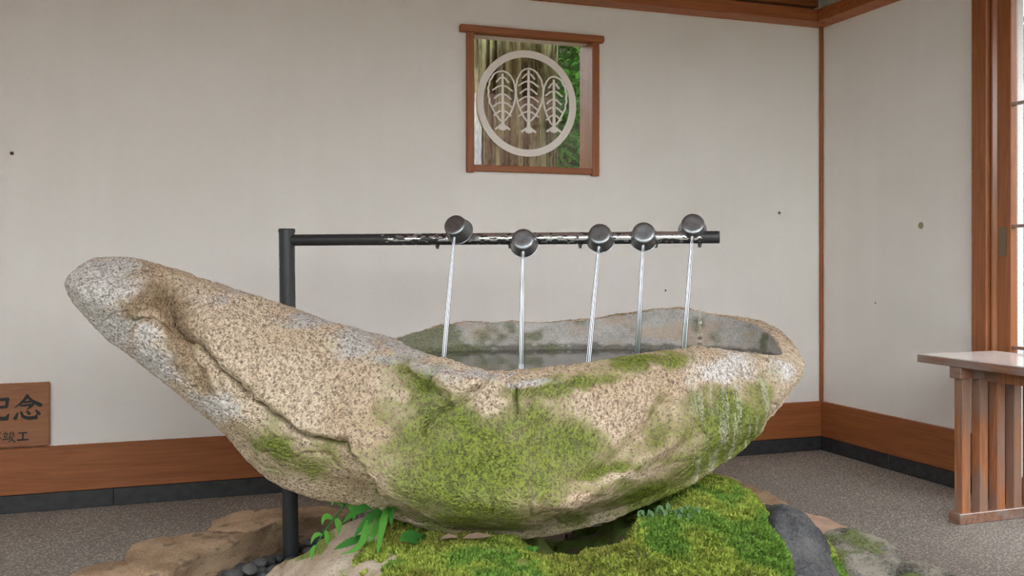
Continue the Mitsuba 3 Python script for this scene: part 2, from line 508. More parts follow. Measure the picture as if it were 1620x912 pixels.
# right-hand sliding door: post, stiles, muntins, panes
put('trim_7', side_box(1.166, 1.262, 0.0, 2.75, -0.14, 0.028, 0.006), 'wood_upright', kind='structure')
put('trim_8', side_box(1.255, 1.300, 0.0, 2.75, -0.14, 0.012, 0.018), 'polished_upright', kind='structure')
put('trim_9', side_box(1.262, 3.25, 2.44, 2.517, -0.14, 0.02, 0.004), 'wood_along_right', kind='structure')
put('trim_10', side_box(1.262, 3.25, -0.01, 0.02, -0.14, 0.02, 0.004), 'wood_along_right', kind='structure')
for i, (t0, t1) in enumerate(((1.298, 2.30), (2.24, 3.24))):
    k = f'door_{i + 1}'
    labels[k] = {'kind': 'structure'}
    d0, d1 = ((-0.035, 0.003), (-0.080, -0.042))[i]
    put('stile', side_box(t0, t0 + 0.080, 0.02, 2.44, d0, d1, 0.003), 'wood_upright', k)
    put('stile', side_box(t1 - 0.080, t1, 0.02, 2.44, d0, d1, 0.003), 'wood_upright', k)
    put('rail', side_box(t0 + 0.08, t1 - 0.08, 0.02, 0.13, d0 + 0.004, d1 - 0.004, 0.003), 'wood_along_right', k)
    put('rail', side_box(t0 + 0.08, t1 - 0.08, 2.36, 2.44, d0 + 0.004, d1 - 0.004, 0.003), 'wood_along_right', k)
    for z in (0.725, 1.288, 1.855):
        put('muntin', side_box(t0 + 0.08, t1 - 0.08, z - 0.007, z + 0.007, d0 + 0.006, d1 - 0.006, 0.002), 'table_level', k)
    dm = (d0 + d1) / 2
    put('pane', trimesh.Trimesh([CORNER + UR * t + NR * dm + UP * z for t, z in ((t0 + 0.08, 0.13), (t1 - 0.08, 0.13), (t1 - 0.08, 2.36), (t0 + 0.08, 2.36))], [[0, 1, 2], [0, 2, 3]], process=False), 'pane', k, smooth=False)
pull = man(side_box(1.316, 1.354, 1.150, 1.284, 0.0025, 0.0055)) - man(side_box(1.323, 1.347, 1.160, 1.274, 0.0035, 0.01))
put('pull_handle', tri(pull), 'aged_brass', 'door_1', label='recessed metal pull handle')

# ---------------------------------------------------------------- the stone basin
FT = [(-1.537, 3.330, 1.032), (-1.525, 3.327, 1.069), (-1.488, 3.317, 1.113), (-1.426, 3.300, 1.145), (-1.338, 3.295, 1.141), (-1.238, 3.289, 1.124), (-1.179, 3.285, 1.098), (-1.095, 3.280, 1.070), (-0.996, 3.271, 1.031), (-0.875, 3.260, 1.006), (-0.766, 3.250, 0.970), (-0.653, 3.217, 0.934), (-0.553, 3.187, 0.915), (-0.476, 3.163, 0.886), (-0.411, 3.137, 0.857), (-0.345, 3.098, 0.830), (-0.280, 3.059, 0.813), (-0.218, 3.020, 0.808), (-0.157, 2.998, 0.794), (-0.078, 2.968, 0.784), (0.019, 2.930, 0.785), (0.077, 2.954, 0.786), (0.136, 2.977, 0.791), (0.259, 3.042, 0.799), (0.388, 3.122, 0.807), (0.528, 3.226, 0.817), (0.653, 3.324, 0.819), (0.752, 3.379, 0.807), (0.881, 3.448, 0.791), (0.993, 3.525, 0.770), (1.076, 3.635, 0.744), (1.111, 3.680, 0.735)]
FB = [(-1.537, 3.330, 1.032), (-1.530, 3.329, 1.004), (-1.490, 3.322, 0.960), (-1.431, 3.312, 0.907), (-1.361, 3.299, 0.843), (-1.268, 3.283, 0.780), (-1.177, 3.266, 0.717), (-1.085, 3.250, 0.645), (-0.997, 3.240, 0.583), (-0.931, 3.232, 0.520), (-0.866, 3.225, 0.458), (-0.801, 3.218, 0.401), (-0.736, 3.210, 0.371), (-0.650, 3.200, 0.348), (-0.521, 3.185, 0.331), (-0.437, 3.175, 0.311), (-0.331, 3.163, 0.273), (-0.227, 3.150, 0.243), (-0.144, 3.150, 0.231), (-0.062, 3.150, 0.229), (0.041, 3.150, 0.233), (0.144, 3.150, 0.243), (0.249, 3.165, 0.259), (0.355, 3.190, 0.282), (0.463, 3.215, 0.324), (0.573, 3.240, 0.370), (0.666, 3.280, 0.415), (0.778, 3.348, 0.466), (0.868, 3.400, 0.522), (0.951, 3.499, 0.573), (1.037, 3.597, 0.645), (1.093, 3.660, 0.684), (1.111, 3.680, 0.735)]
FR = [(-1.537, 3.330, 1.032), (-1.49, 3.42, 1.10), (-1.40, 3.47, 1.125), (-1.2, 3.50, 1.09), (-0.9, 3.55, 0.975), (-0.70, 3.70, 0.885), (-0.60, 3.83, 0.810), (-0.512, 3.950, 0.796), (-0.447, 4.014, 0.815), (-0.374, 4.082, 0.836), (-0.299, 4.150, 0.853), (-0.192, 4.190, 0.867), (-0.028, 4.250, 0.860), (0.112, 4.258, 0.857), (0.251, 4.265, 0.862), (0.364, 4.271, 0.870), (0.533, 4.280, 0.892), (0.641, 4.256, 0.913), (0.748, 4.232, 0.919), (0.852, 4.195, 0.902), (0.974, 4.133, 0.897), (1.045, 4.044, 0.884), (1.078, 3.960, 0.860), (1.100, 3.83, 0.815), (1.111, 3.680, 0.735)]


def by_x(c):
    c = np.array(c)
    return lambda x: (np.interp(x, c[:, 0], c[:, 1]), np.interp(x, c[:, 0], c[:, 2]))


# how far the belly bulges out in front of the rim (x, out, out low) and behind it
FRONT = np.array([(-1.537, 0.0, 0.0), (-1.50, 0.10, 0.06), (-1.40, 0.19, 0.13), (-1.1, 0.22, 0.17), (-0.8, 0.22, 0.20), (-0.4, 0.16, 0.22), (-0.1, 0.13, 0.20), (0.2, 0.14, 0.20), (0.5, 0.14, 0.17), (0.8, 0.11, 0.13), (0.95, 0.09, 0.10), (1.06, 0.05, 0.05), (1.111, 0, 0)])
NX, NS = 600, 500


def basin_outer():
    u = np.linspace(0, 1, NX)
    xs = -1.537 + (1.111 + 1.537) * (0.5 - 0.5 * np.cos(np.pi * u)) * 0.55 + (1.111 + 1.537) * u * 0.45
    ft, fb, fr = by_x(FT), by_x(FB), by_x(FR)
    rings = []
    for x in xs:
        (yt, zt), (yb, zb), (yr, zr) = ft(x), fb(x), fr(x)
        o1, o2 = np.interp(x, FRONT[:, 0], FRONT[:, 1]), np.interp(x, FRONT[:, 0], FRONT[:, 2])
        h = zt - zb
        kb = yr - yb
        P = np.array([(yt, zt), (yt - o1 * 0.62, zt - 0.14 * h), (yt - o1 + 0.10 * (yb - yt), zt - 0.38 * h), (min(yt, yb) - o2 + 0.15 * max(yb - yt, 0), zt - 0.66 * h), (yb - o2 * 0.52, zb + 0.10 * h), (yb + 0.02 * h, zb),
                      (yb + 0.55 * kb, zb + 0.13 * h), (yr + 0.20 * h * (x < 9), zb + 0.50 * h), (yr + 0.13 * h, zt * 0.5 + zr * 0.5 - 0.18 * h), (yr, zr), (yt * 0.5 + yr * 0.5, 0.5 * zt + 0.5 * zr)])
        n = len(P)
        Q = P[np.arange(-1, n + 2) % n]
        s = np.linspace(0, n, NS, endpoint=False)
        i = s.astype(int)
        t = (s - i)[:, None]
        p0, p1, p2, p3 = Q[i], Q[i + 1], Q[i + 2], Q[i + 3]
        c = 0.5 * (2 * p1 + (p2 - p0) * t + (2 * p0 - 5 * p1 + 4 * p2 - p3) * t ** 2 + (3 * p1 - p0 - 3 * p2 + p3) * t ** 3)
        L = np.r_[0, np.cumsum(np.linalg.norm(np.diff(np.vstack([c, c[:1]]), axis=0), axis=1))]
        e = np.linspace(0, max(L[-1], 1e-9), NS, endpoint=False)
        cc = np.vstack([c, c[:1]])
        rings.append(np.c_[np.full(NS, x), np.interp(e, L, cc[:, 0]), np.interp(e, L, cc[:, 1])])
    R = np.array(rings)
    for _ in range(6):                                   # soften the seams between the stations
        R[1:-1] = 0.25 * R[:-2] + 0.5 * R[1:-1] + 0.25 * R[2:]
    v = np.vstack([R.reshape(-1, 3), R[0].mean(0), R[-1].mean(0)])
    i, j = np.meshgrid(np.arange(NX - 1), np.arange(NS), indexing='ij')
    a, b = i * NS + j, i * NS + (j + 1) % NS
    f = np.vstack([np.c_[a.ravel(), b.ravel(), (a + NS).ravel()], np.c_[b.ravel(), (b + NS).ravel(), (a + NS).ravel()]])
    k = NX * NS
    j = np.arange(NS)
    f = np.vstack([f, np.c_[np.full(NS, k), (j + 1) % NS, j], np.c_[np.full(NS, k + 1), (NX - 1) * NS + j, (NX - 1) * NS + (j + 1) % NS]])
    m = trimesh.Trimesh(v, f, process=False)
    if m.volume < 0:
        m.invert()
    return m


HOLLOW = [(-0.52, 3.84), (-0.36, 4.05), (-0.12, 4.15), (0.25, 4.19), (0.55, 4.19), (0.80, 4.13), (0.96, 4.00), (1.03, 3.83), (1.02, 3.64), (0.955, 3.55), (0.86, 3.50), (0.67, 3.39), (0.53, 3.295), (0.39, 3.195), (0.26, 3.11), (0.10, 3.03), (0.0, 2.995),
          (-0.10, 3.03), (-0.20, 3.10), (-0.32, 3.25), (-0.44, 3.50)]


def smooth_ring(poly, n):
    """The closed polygon as n points on a Catmull-Rom curve."""
    P = np.array(poly)
    k = len(P)
    s = np.linspace(0, k, n, endpoint=False)
    i = s.astype(int)
    t = (s - i)[:, None]
    p0, p1, p2, p3 = P[(i - 1) % k], P[i % k], P[(i + 1) % k], P[(i + 2) % k]
    return 0.5 * (2 * p1 + (p2 - p0) * t + (2 * p0 - 5 * p1 + 4 * p2 - p3) * t ** 2 + (3 * p1 - p0 - 3 * p2 + p3) * t ** 3)


def hollow(levels, n=560):
    """A solid that narrows downwards; levels: (z, how far the ring lies inside the hollow's edge)."""
    R = smooth_ring(HOLLOW, n)
    c = np.array([0.30, 3.62])
    d = R - c
    r = np.linalg.norm(d, axis=1, keepdims=True)
    v, f = [], []
    for z, inset in levels:
        v.append(np.c_[c + d / r * np.maximum(r - inset, 0.02), np.full(n, z)])
    k = len(levels)
    v = np.vstack(v + [[[c[0], c[1], levels[0][0]]], [[c[0], c[1], levels[-1][0]]]])
    j = np.arange(n)
    for i in range(k - 1):
        a, b = i * n + j, i * n + (j + 1) % n
        f += [np.c_[a, b, a + n], np.c_[b, b + n, a + n]]
    f += [np.c_[np.full(n, k * n), (j + 1) % n, j], np.c_[np.full(n, k * n + 1), (k - 1) * n + j, (k - 1) * n + (j + 1) % n]]
    m = trimesh.Trimesh(v, np.vstack(f), process=False)
    if m.volume < 0:
        m.invert()
    return m


WATER = 0.745
CUT = [(0.50, 0.16), (0.52, 0.09)] + [(0.54 + 0.01 * k, 0.06 - 0.06 * k / 25) for k in range(26)] + [(0.80 + 0.01 * k, -0.0022 * k) for k in range(30)]
# cracks, ledges and hollows of the face, as lines of (x, z) on the stone: width, depth, step (how far the upper side stands proud)
LINES = [  # points (x, z), half width, depth, step
    ([(-1.142, 1.061), (-1.095, 1.011), (-1.057, 0.952), (-1.016, 0.894), (-0.967, 0.839), (-0.924, 0.796), (-0.862, 0.748), (-0.790, 0.694), (-0.728, 0.638), (-0.656, 0.599), (-0.575, 0.578), (-0.514, 0.571), (-0.473, 0.526), (-0.433, 0.484), (-0.413, 0.436), (-0.413, 0.386)], 0.0085, 0.036, 0.026),
    ([(-1.150, 1.050), (-1.085, 0.995), (-1.045, 0.925), (-1.005, 0.868)], 0.040, 0.060, 0.0),
    ([(-0.414, 0.430), (-0.326, 0.410), (-0.252, 0.353), (-0.209, 0.274)], 0.009, 0.026, 0.018),
    ([(-1.215, 0.936), (-1.221, 0.894), (-1.204, 0.843), (-1.177, 0.801)], 0.0075, 0.024, 0.016),
    ([(-1.217, 0.928), (-1.176, 0.953), (-1.116, 0.947), (-1.075, 0.900)], 0.018, 0.016, 0.012),
    ([(-1.036, 0.845), (-1.000, 0.780), (-0.975, 0.725), (-0.955, 0.690)], 0.020, 0.014, 0.0),
    ([(-0.236, 0.804), (-0.260, 0.774), (-0.268, 0.749), (-0.231, 0.733), (-0.201, 0.713), (-0.187, 0.694), (-0.143, 0.711), (-0.091, 0.760), (-0.070, 0.785)], 0.009, 0.036, 0.0),
    ([(-0.187, 0.694), (-0.225, 0.672), (-0.260, 0.640), (-0.277, 0.599)], 0.010, 0.030, 0.012),
    ([(-0.340, 0.798), (-0.310, 0.765), (-0.268, 0.753)], 0.010, 0.024, 0.0),
    ([(-0.017, 0.775), (0.002, 0.741), (0.009, 0.704), (0.007, 0.669)], 0.009, 0.034, 0.0),
    ([(0.511, 0.698), (0.486, 0.652), (0.434, 0.592), (0.367, 0.550), (0.293, 0.505), (0.214, 0.475)], 0.032, 0.045, 0.0),
    ([(0.569, 0.602), (0.475, 0.550), (0.386, 0.519), (0.293, 0.482), (0.204, 0.437), (0.110, 0.418)], 0.026, -0.026, 0.0),
]


def polyline_distance(q, pts):
    """(distance, side: + left of the line's run, how far along 0..1) from the points q (n, 2) to the line."""
    best, side, run = np.full(len(q), 9.0), np.zeros(len(q)), np.zeros(len(q))
    P = np.array(pts)
    for i, (a, b) in enumerate(zip(P, P[1:])):
        d = b - a
        t = np.clip(((q - a) @ d) / (d @ d), 0, 1)
        r = q - (a + t[:, None] * d)
        dist = np.linalg.norm(r, axis=1)
        k = dist < best
        best = np.where(k, dist, best)
        side = np.where(k, np.sign(d[0] * r[:, 1] - d[1] * r[:, 0]), side)
        run = np.where(k, (i + t) / (len(P) - 1), run)
    return best, side, run


def build_basin():
    cut = hollow(CUT)
    A, B = man(basin_outer()).as_original(), man(cut).as_original()
    solid = A - B
    mm = solid.to_mesh()
    f = np.array(mm.tri_verts)
    v = np.array(mm.vert_properties[:, :3], float)
    own = np.zeros(len(f), bool)                         # triangles of the hollow
    ids, starts = list(mm.run_original_id), list(mm.run_index)
    for k, oid in enumerate(ids):
        if oid == B.original_id():
            own[starts[k] // 3:starts[k + 1] // 3] = True
    m = trimesh.Trimesh(v, f, process=False)
    # round the rim
    rim = np.zeros(len(v), bool)
    a, b = np.zeros(len(v), bool), np.zeros(len(v), bool)
    a[f[own].ravel()] = True
    b[f[~own].ravel()] = True
    from scipy.spatial import cKDTree
    edge = v[a & b]
    dist, _ = cKDTree(edge).query(v)
    W = trimesh.smoothing.laplacian_calculation(m, equal_weight=True)
    near = np.clip(1 - dist / 0.030, 0, 1)[:, None]
    for _ in range(14):
        v = v + near * 0.6 * (W @ v - v)
    m = trimesh.Trimesh(v, f, process=False)
    n = np.array(m.vertex_normals)
    d = 0.030 * (meshkit.fbm(v * 3.2 + 3, 3, 5) - 0.5) + 0.012 * (meshkit.fbm(v * 13 + 9, 3, 6) - 0.5) + 0.0075 * (meshkit.fbm(v * 60, 2, 7) - 0.5)
    hole = a & ~b
    d = np.where(hole, 0.5 * d, d)
    ridge = np.abs(meshkit.fbm(v * np.array([5.0, 5.0, 5.0]) + 40, 3, 9) - 0.5)
    d = d - 0.007 * np.exp(-(ridge / 0.012) ** 2) * ~hole
    q = v[:, [0, 2]] + 0.016 * (meshkit.noise(v * 22, 11)[:, None] - 0.5) + 0.010 * (meshkit.noise(v * 55, 12)[:, None] - 0.5)
    face = np.clip((-n[:, 1] - 0.05) * 5, 0, 1) * ~hole
    face = np.maximum(face, ((v[:, 1] < 3.12) & ~hole & (v[:, 2] > 0.6)) * 1.0)
    for pts, w, dep, step in LINES:
        ds, side, run = polyline_distance(q, pts)
        taper = np.clip(np.minimum(run, 1 - run) * 9 + 0.25, 0, 1)
        d = d - face * taper * dep * np.exp(-(ds / w) ** 2)
        if step:
            d = d + face * taper * step * np.where(side > 0, 1, -0.4) * np.exp(-(ds / 0.075))
    v = v + n * d[:, None]
    return v, f, own


bv, bf, bown = build_basin()
# patches on the stone, (x, z, half width, half height, weight)
MOSS = [(-0.11, 0.53, 0.22, 0.17, 1.15), (-0.23, 0.66, 0.10, 0.08, 0.8), (0.12, 0.56, 0.20, 0.14, 0.9), (-0.02, 0.63, 0.14, 0.09, 0.8), (-0.13, 0.36, 0.20, 0.10, 0.75), (0.23, 0.765, 0.16, 0.030, 1.0), (0.44, 0.80, 0.13, 0.025, 1.0),
        (0.08, 0.74, 0.10, 0.04, 0.8), (-0.24, 0.75, 0.075, 0.05, 0.85), (-0.31, 0.77, 0.03, 0.03, 0.8), (-0.73, 0.555, 0.075, 0.060, 0.85), (-0.65, 0.50, 0.09, 0.06, 0.6), (0.70, 0.63, 0.14, 0.10, 0.95), (0.70, 0.52, 0.14, 0.08, 0.9), (0.80, 0.58, 0.09, 0.10, 0.8), (0.38, 0.375, 0.18, 0.04, 0.8),
        (0.17, 0.33, 0.14, 0.05, 0.55), (0.56, 0.50, 0.12, 0.04, 0.6), (0.86, 0.66, 0.05, 0.09, 0.55), (0.27, 0.50, 0.12, 0.035, 0.9), (0.44, 0.60, 0.06, 0.04, 0.9), (0.50, 0.655, 0.035, 0.05, 0.7), (0.45, 0.60, 0.05, 0.045, 0.75), (0.60, 0.58, 0.10, 0.06, 0.55), (0.62, 0.44, 0.14, 0.05, 0.8), (0.44, 0.370, 0.20, 0.065, 1.05), (0.68, 0.455, 0.14, 0.060, 1.0), (0.80, 0.53, 0.10, 0.07, 0.95), (0.22, 0.58, 0.14, 0.07, 0.6), (-0.06, 0.42, 0.20, 0.09, 0.7)]
BARE = [(0.34, 0.685, 0.13, 0.065, 0.95), (0.33, 0.475, 0.10, 0.014, 0.75), (-0.06, 0.725, 0.06, 0.03, 0.9), (-0.13, 0.765, 0.07, 0.03, 0.9), (0.05, 0.775, 0.06, 0.012, 0.6), (0.20, 0.42, 0.08, 0.014, 0.5), (0.70, 0.755, 0.09, 0.035, 0.7)]
BROWN = [(-1.185, 1.015, 0.06, 0.045, 1.0), (-1.235, 0.985, 0.05, 0.035, 0.7), (-1.10, 0.985, 0.045, 0.05, 0.9), (-1.035, 0.86, 0.045, 0.075, 0.95), (-0.985, 0.745, 0.04, 0.05, 0.9), (-1.06, 0.915, 0.05, 0.05, 0.8), (-1.16, 0.945, 0.05, 0.02, 0.6), (-0.50, 0.45, 0.14, 0.05, 0.5), (-0.30, 0.36, 0.10, 0.05, 0.5)]
PALE = [(-1.38, 1.05, 0.14, 0.10, 1.0), (-1.32, 0.92, 0.10, 0.08, 1.0), (-1.17, 0.80, 0.10, 0.06, 1.0), (-0.98, 0.66, 0.10, 0.06, 0.7), (-1.16, 0.89, 0.04, 0.05, 0.9), (0.72, 0.765, 0.13, 0.04, 0.8), (0.99, 0.75, 0.06, 0.06, 0.7), (-1.0, 1.0, 0.1, 0.04, 0.4), (-0.10, 0.47, 0.06, 0.06, 0.5)]
GREY = [(-0.66, 0.935, 0.10, 0.020, 1.0), (-0.50, 0.875, 0.09, 0.035, 1.0), (-0.36, 0.825, 0.09, 0.025, 1.0), (-0.23, 0.80, 0.07, 0.018, 0.9), (-0.10, 0.772, 0.09, 0.02, 0.8), (0.08, 0.775, 0.07, 0.012, 0.8), (-0.9, 1.01, 0.12, 0.015, 0.6)]


def patch(x, z, spots):
    s = mi.Float(0)
    for cx, cz, rx, rz, w in spots:
        s = dr.maximum(s, w * dr.exp(-(dr.square((x - cx) / rx) + dr.square((z - cz) / rz)) * 0.7))
    return s


def skew(p, f):
    """The point in a turned frame, so that the noise's cells do not line up with the stone's faces."""
    return f * (0.62 * p.x + 0.51 * p.y + 0.60 * p.z), f * (-0.74 * p.x + 0.60 * p.y + 0.31 * p.z), f * (-0.25 * p.x - 0.62 * p.y + 0.74 * p.z)


def granite_fn(p, n, uv):
    wob = fbm(p.x * 9, p.y * 9, p.z * 9, 3) - 0.5
    wo2 = fbm(p.x * 9 + 40, p.y * 9, p.z * 9, 3) - 0.5
    x, z = p.x + 0.14 * wob, p.z + 0.12 * wo2
    k1 = noise(*skew(p, 120.0)) - 0.5
    k2 = noise(*skew(p, 133.0)[::-1]) - 0.5
    q1, q2, q3 = skew(p, 165.0)
    g1 = 0.6 * cell_rand(q1 + 1.1 * k1, q2 + 1.1 * k2, q3 + 0.8 * k1) + 0.4 * noise(q1, q2, q3)
    q1, q2, q3 = skew(p, 310.0)
    g2 = cell_rand(q1 + k2, q2 + k1, q3)
    g3 = cell_rand(*skew(p, 130.0)[::-1])
    big = fbm(p.x * 4, p.y * 4, p.z * 4, 2)
    front = smoothstep(3.62, 3.5, p.y)
    gg = 0.6 * g1 + 0.4 * g2
    grain = smoothstep(0.20, 0.75, gg)
    dith = 0.5 * (gg - 0.5) + 0.35 * (fbm(p.x * 30, p.y * 30, p.z * 30, 2) - 0.5)
    c = mix((0.235, 0.165, 0.098), (0.68, 0.565, 0.43), grain)
    c = mix(c, mi.Color3f(0.37, 0.255, 0.145) * (0.5 + 0.7 * grain), smoothstep(0.40, 0.70, big + 0.3 * dith) * 0.45)
    pale = smoothstep(0.18, 0.75, patch(x, z, PALE) * front + dith)
    c = mix(c, mix((0.27, 0.255, 0.235), (0.74, 0.71, 0.675), grain), pale)
    grey = smoothstep(0.20, 0.70, patch(x, z, GREY) * front + dith)
    c = mix(c, mix((0.22, 0.21, 0.195), (0.54, 0.52, 0.495), grain), grey * 0.9)
    c = mix(c, mix((0.13, 0.085, 0.045), (0.36, 0.26, 0.155), grain), smoothstep(0.25, 0.62, patch(x, z, BROWN) * front + 0.8 * dith) * 0.85)
    c = mix(c, mi.Color3f(0.085, 0.065, 0.05), smoothstep(0.90, 0.93, g3) * 0.6)
    m = patch(x, z, MOSS) - patch(x, z, BARE)
    m = (m * front + 0.85 * (fbm(p.x * 15 + 5, p.y * 15, p.z * 15, 4) - 0.5) + 0.75 * (gg - 0.5))
    mossy = smoothstep(0.16, 0.58, m) * (0.78 + 0.22 * smoothstep(0.5, 1.0, m))
    tone = fbm(p.x * 12 + 70, p.y * 12, p.z * 12, 3)
    green = mix(mix((0.022, 0.036, 0.003), (0.045, 0.050, 0.007), tone), mix((0.165, 0.235, 0.019), (0.255, 0.280, 0.043), tone), smoothstep(0.18, 0.80, gg))
    c = mix(c, green, mossy)
    # white and dark streaks that water has left on the right-hand flank
    st = fbm(p.x * 75, p.z * 9, 3.0, 3) + 0.3 * dith
    c = mix(c, mi.Color3f(0.62, 0.62, 0.56), smoothstep(0.50, 0.70, st) * smoothstep(0.54, 0.64, p.x) * smoothstep(0.93, 0.86, p.x) * front * (0.06 + 0.34 * grain))
    return c


def granite_h(p, n, uv):
    return 0.0060 * (0.62 * noise(*skew(p, 165.0)) + 0.38 * noise(*skew(p, 330.0)))


def hollow_fn(p, n, uv):
    a = fbm(p.x * 13, p.y * 13, p.z * 13, 4)
    g = noise(p.x * 170, p.y * 170, p.z * 170)
    c = mix((0.27, 0.255, 0.235), (0.44, 0.42, 0.395), smoothstep(0.25, 0.75, 0.6 * a + 0.4 * g))
    rust = smoothstep(0.50, 0.68, fbm(p.x * 7 + 9, p.y * 7, p.z * 11, 3))
    c = mix(c, mi.Color3f(0.40, 0.29, 0.19), rust * 0.5)
    # algae: a dark tide line just over the water, and green at the left-hand end
    edge = 0.020 + 0.026 * fbm(p.x * 25, p.y * 25, 0.0, 3)
    tide = smoothstep(edge, edge - 0.018, dr.abs(p.z - 0.742)) * smoothstep(0.30, 0.55, fbm(p.x * 30, p.y * 30, p.z * 60, 3) + 0.12)
    c = mix(c, mix((0.022, 0.022, 0.014), (0.085, 0.085, 0.05), g), tide * 0.75)
    alg = smoothstep(0.40, 0.60, fbm(p.x * 10 + 3, p.y * 10, p.z * 10, 3) + 0.50 * smoothstep(0.05, -0.42, p.x) - 0.13)
    c = mix(c, mix((0.05, 0.055, 0.02), (0.14, 0.15, 0.055), g), alg * 0.8)
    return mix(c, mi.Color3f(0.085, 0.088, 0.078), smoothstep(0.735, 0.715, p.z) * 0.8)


bsdf('granite', proc(granite_fn), 0.72, proc(granite_h, 1.2e-3))
bsdf('hollow_stone', proc(hollow_fn), 0.7, proc(fine_h, 1.5e-3))


def submesh(v, f):
    u, inv = np.unique(f, return_inverse=True)
    return trimesh.Trimesh(v[u], inv.reshape(-1, 3), process=False)


ba = thing('stone_basin', 'long boat-shaped granite water basin with patches of green moss', 'water basin')
put('body', submesh(bv, bf[~bown]), 'granite', ba, smooth=True)
put('hollow', submesh(bv, bf[bown]), 'hollow_stone', ba, smooth=True, label='smoothed grey inside of the basin with a dark tide line')
wm = hollow([(z, max(0.06 - (z - 0.54) * 0.24 - 0.012, -0.012)) for z in (0.56, 0.60, 0.65, 0.70, 0.73, WATER)], 240)
put('water', wm, 'water_look', None, smooth=False, label='still grey water filling the hollow of the stone basin', category='water')

# ---------------------------------------------------------------- the rail: post and pipe, spouts
rl = thing('rail', 'dark grey steel post with a worn horizontal pipe over the basin', 'rail')
P_A, P_B = np.array([-0.920, 3.95, 1.2120]), np.array([0.776, 3.604, 1.2160])
pd = (P_B - P_A) / np.linalg.norm(P_B - P_A)
post = tube([(-0.904, 3.95, -0.16), (-0.9130, 3.95, 0.5), (-0.922, 3.95, 1.253)], 0.032, 28)
put('post', post, 'painted_steel', rl, smooth=40)
cap = lathe([(0, 0.0), (0.0345, 0.0), (0.0345, 0.012), (0.031, 0.016), (0, 0.016)], 28)
put('post_cap', place(cap, (-0.922, 3.95, 1.243), UP), 'painted_steel', rl)
r0 = 0.0232
prof = [(0, 0), (r0, 0), (r0, 1.0), (r0 - 0.002, 1.002), (0, 1.002)]
L = np.linalg.norm(P_B - P_A)
prof = [(0, 0)] + [(r0, z) for z in np.linspace(0, L - 0.003, 60)] + [(r0 - 0.003, L), (r0 - 0.006, L), (r0 - 0.007, L - 0.004), (0, L - 0.004)]
put('pipe', place(lathe(prof, 30), P_A, pd), 'worn_pipe', rl, smooth=40)


def on_pipe(px_tan):
    """The point of the pipe's axis with x = px_tan * y."""
    k = (px_tan * P_A[1] - P_A[0]) / (pd[0] - px_tan * pd[1])
    return P_A + pd * k


SPOUTS = [-0.0773, -0.002, 0.0707, 0.1493, 0.1945]
for tx in SPOUTS:
    o = on_pipe(tx) - UP * (r0 - 0.002)
    sp = lathe([(0, 0.004), (0.0075, 0.004), (0.0075, -0.008), (0.0055, -0.009), (0.0055, -0.017), (0.0035, -0.017), (0.0035, -0.012), (0, -0.012)], 14)
    put('spout', place(sp, o, UP), 'painted_steel', rl)
o = on_pipe(SPOUTS[-1]) - UP * 0.036
zs = np.linspace(0, 1, 110)
zz = o[2] + (WATER - 0.004 - o[2]) * zs
wob = 0.0011 * (meshkit.noise(np.c_[zz * 60, zz * 0, zz * 0]) - 0.5)
rr = 0.0046 + 0.0022 * zs + 0.0042 * (meshkit.fbm(np.c_[zz * 95, zz * 0 + 3, zz * 0], 3, 4) - 0.45)
stream = tube(np.c_[o[0] + wob, np.full(110, o[1]), zz], np.maximum(rr, 0.003), 14)
vv = np.array(stream.vertices)
stream.vertices = vv + np.array(stream.vertex_normals) * (0.0022 * (meshkit.noise(vv * 210) - 0.5))[:, None]
put('water_stream', stream, 'water_look', None, smooth=True, label='thin rippling stream of water falling from the pipe near its free end', category='water stream')

# ---------------------------------------------------------------- the five ladles
def cup_profile():
    ro, rb, d, w = 0.0520, 0.0425, 0.064, 0.0022
    out = [(rb - 0.012, d), (rb - 0.005, d - 0.0012), (rb - 0.0012, d - 0.004), (rb + 0.0003, d - 0.009)]
    side = [(rb + (ro - rb) * k, (d - 0.009) * (1 - k)) for k in (0.25, 0.5, 0.75, 0.95)]
    lip = [(ro + 0.0018, 0.002), (ro + 0.0018, 0.0), (ro - w, 0.0)]
    ins = [(rb - w + 0.001, d - 0.009), (rb - 0.010, d - 0.004), (0, d - 0.0034)]
    return [(0, d - 0.0006), (0.012, d - 0.0004), (0.02, d)] + out + side + lip + ins


CUP = lathe(cup_profile(), 56)
CUP.invert() if CUP.volume < 0 else None
FERRULE = None


def strip(a, b, w0, w1, view, th=0.0022, lip=0.0042):
    """A channelled metal strip from a to b, its hollow side facing view."""
    a, b = np.asarray(a, float), np.asarray(b, float)
    t = (b - a) / np.linalg.norm(b - a)
    s = np.cross(t, view)
    s /= np.linalg.norm(s)
    u = np.cross(s, t)
    u = u if u @ view > 0 else -u
    ring_ = [(-0.5, 0.2), (-0.46, 0.75), (-0.36, 1.05), (-0.24, 0.95), (-0.14, 0.55), (-0.08, 0.1), (0.08, 0.1), (0.14, 0.55), (0.24, 0.95), (0.36, 1.05), (0.46, 0.75), (0.5, 0.2), (0.4, -0.5), (-0.4, -0.5)]
    v, f, n, m_ = [], [], len(ring_), 14
    for k in range(m_):
        q = k / (m_ - 1)
        c = a + (b - a) * q + u * 0.003 * math.sin(math.pi * q)
        w = w0 + (w1 - w0) * q
        for x, y in ring_:
            v.append(c + s * x * w + u * y * lip)
    for k in range(m_ - 1):
        for j in range(n):
            p, r = k * n + j, k * n + (j + 1) % n
            f += [[p, r, p + n], [r, r + n, p + n]]
    for base, sgn in ((0, 1), ((m_ - 1) * n, -1)):
        for j in range(1, n - 1):
            f.append([base, base + j, base + j + 1][::sgn])
    m = trimesh.Trimesh(np.array(v), np.array(f), process=False)
    m.fix_normals()
    return m


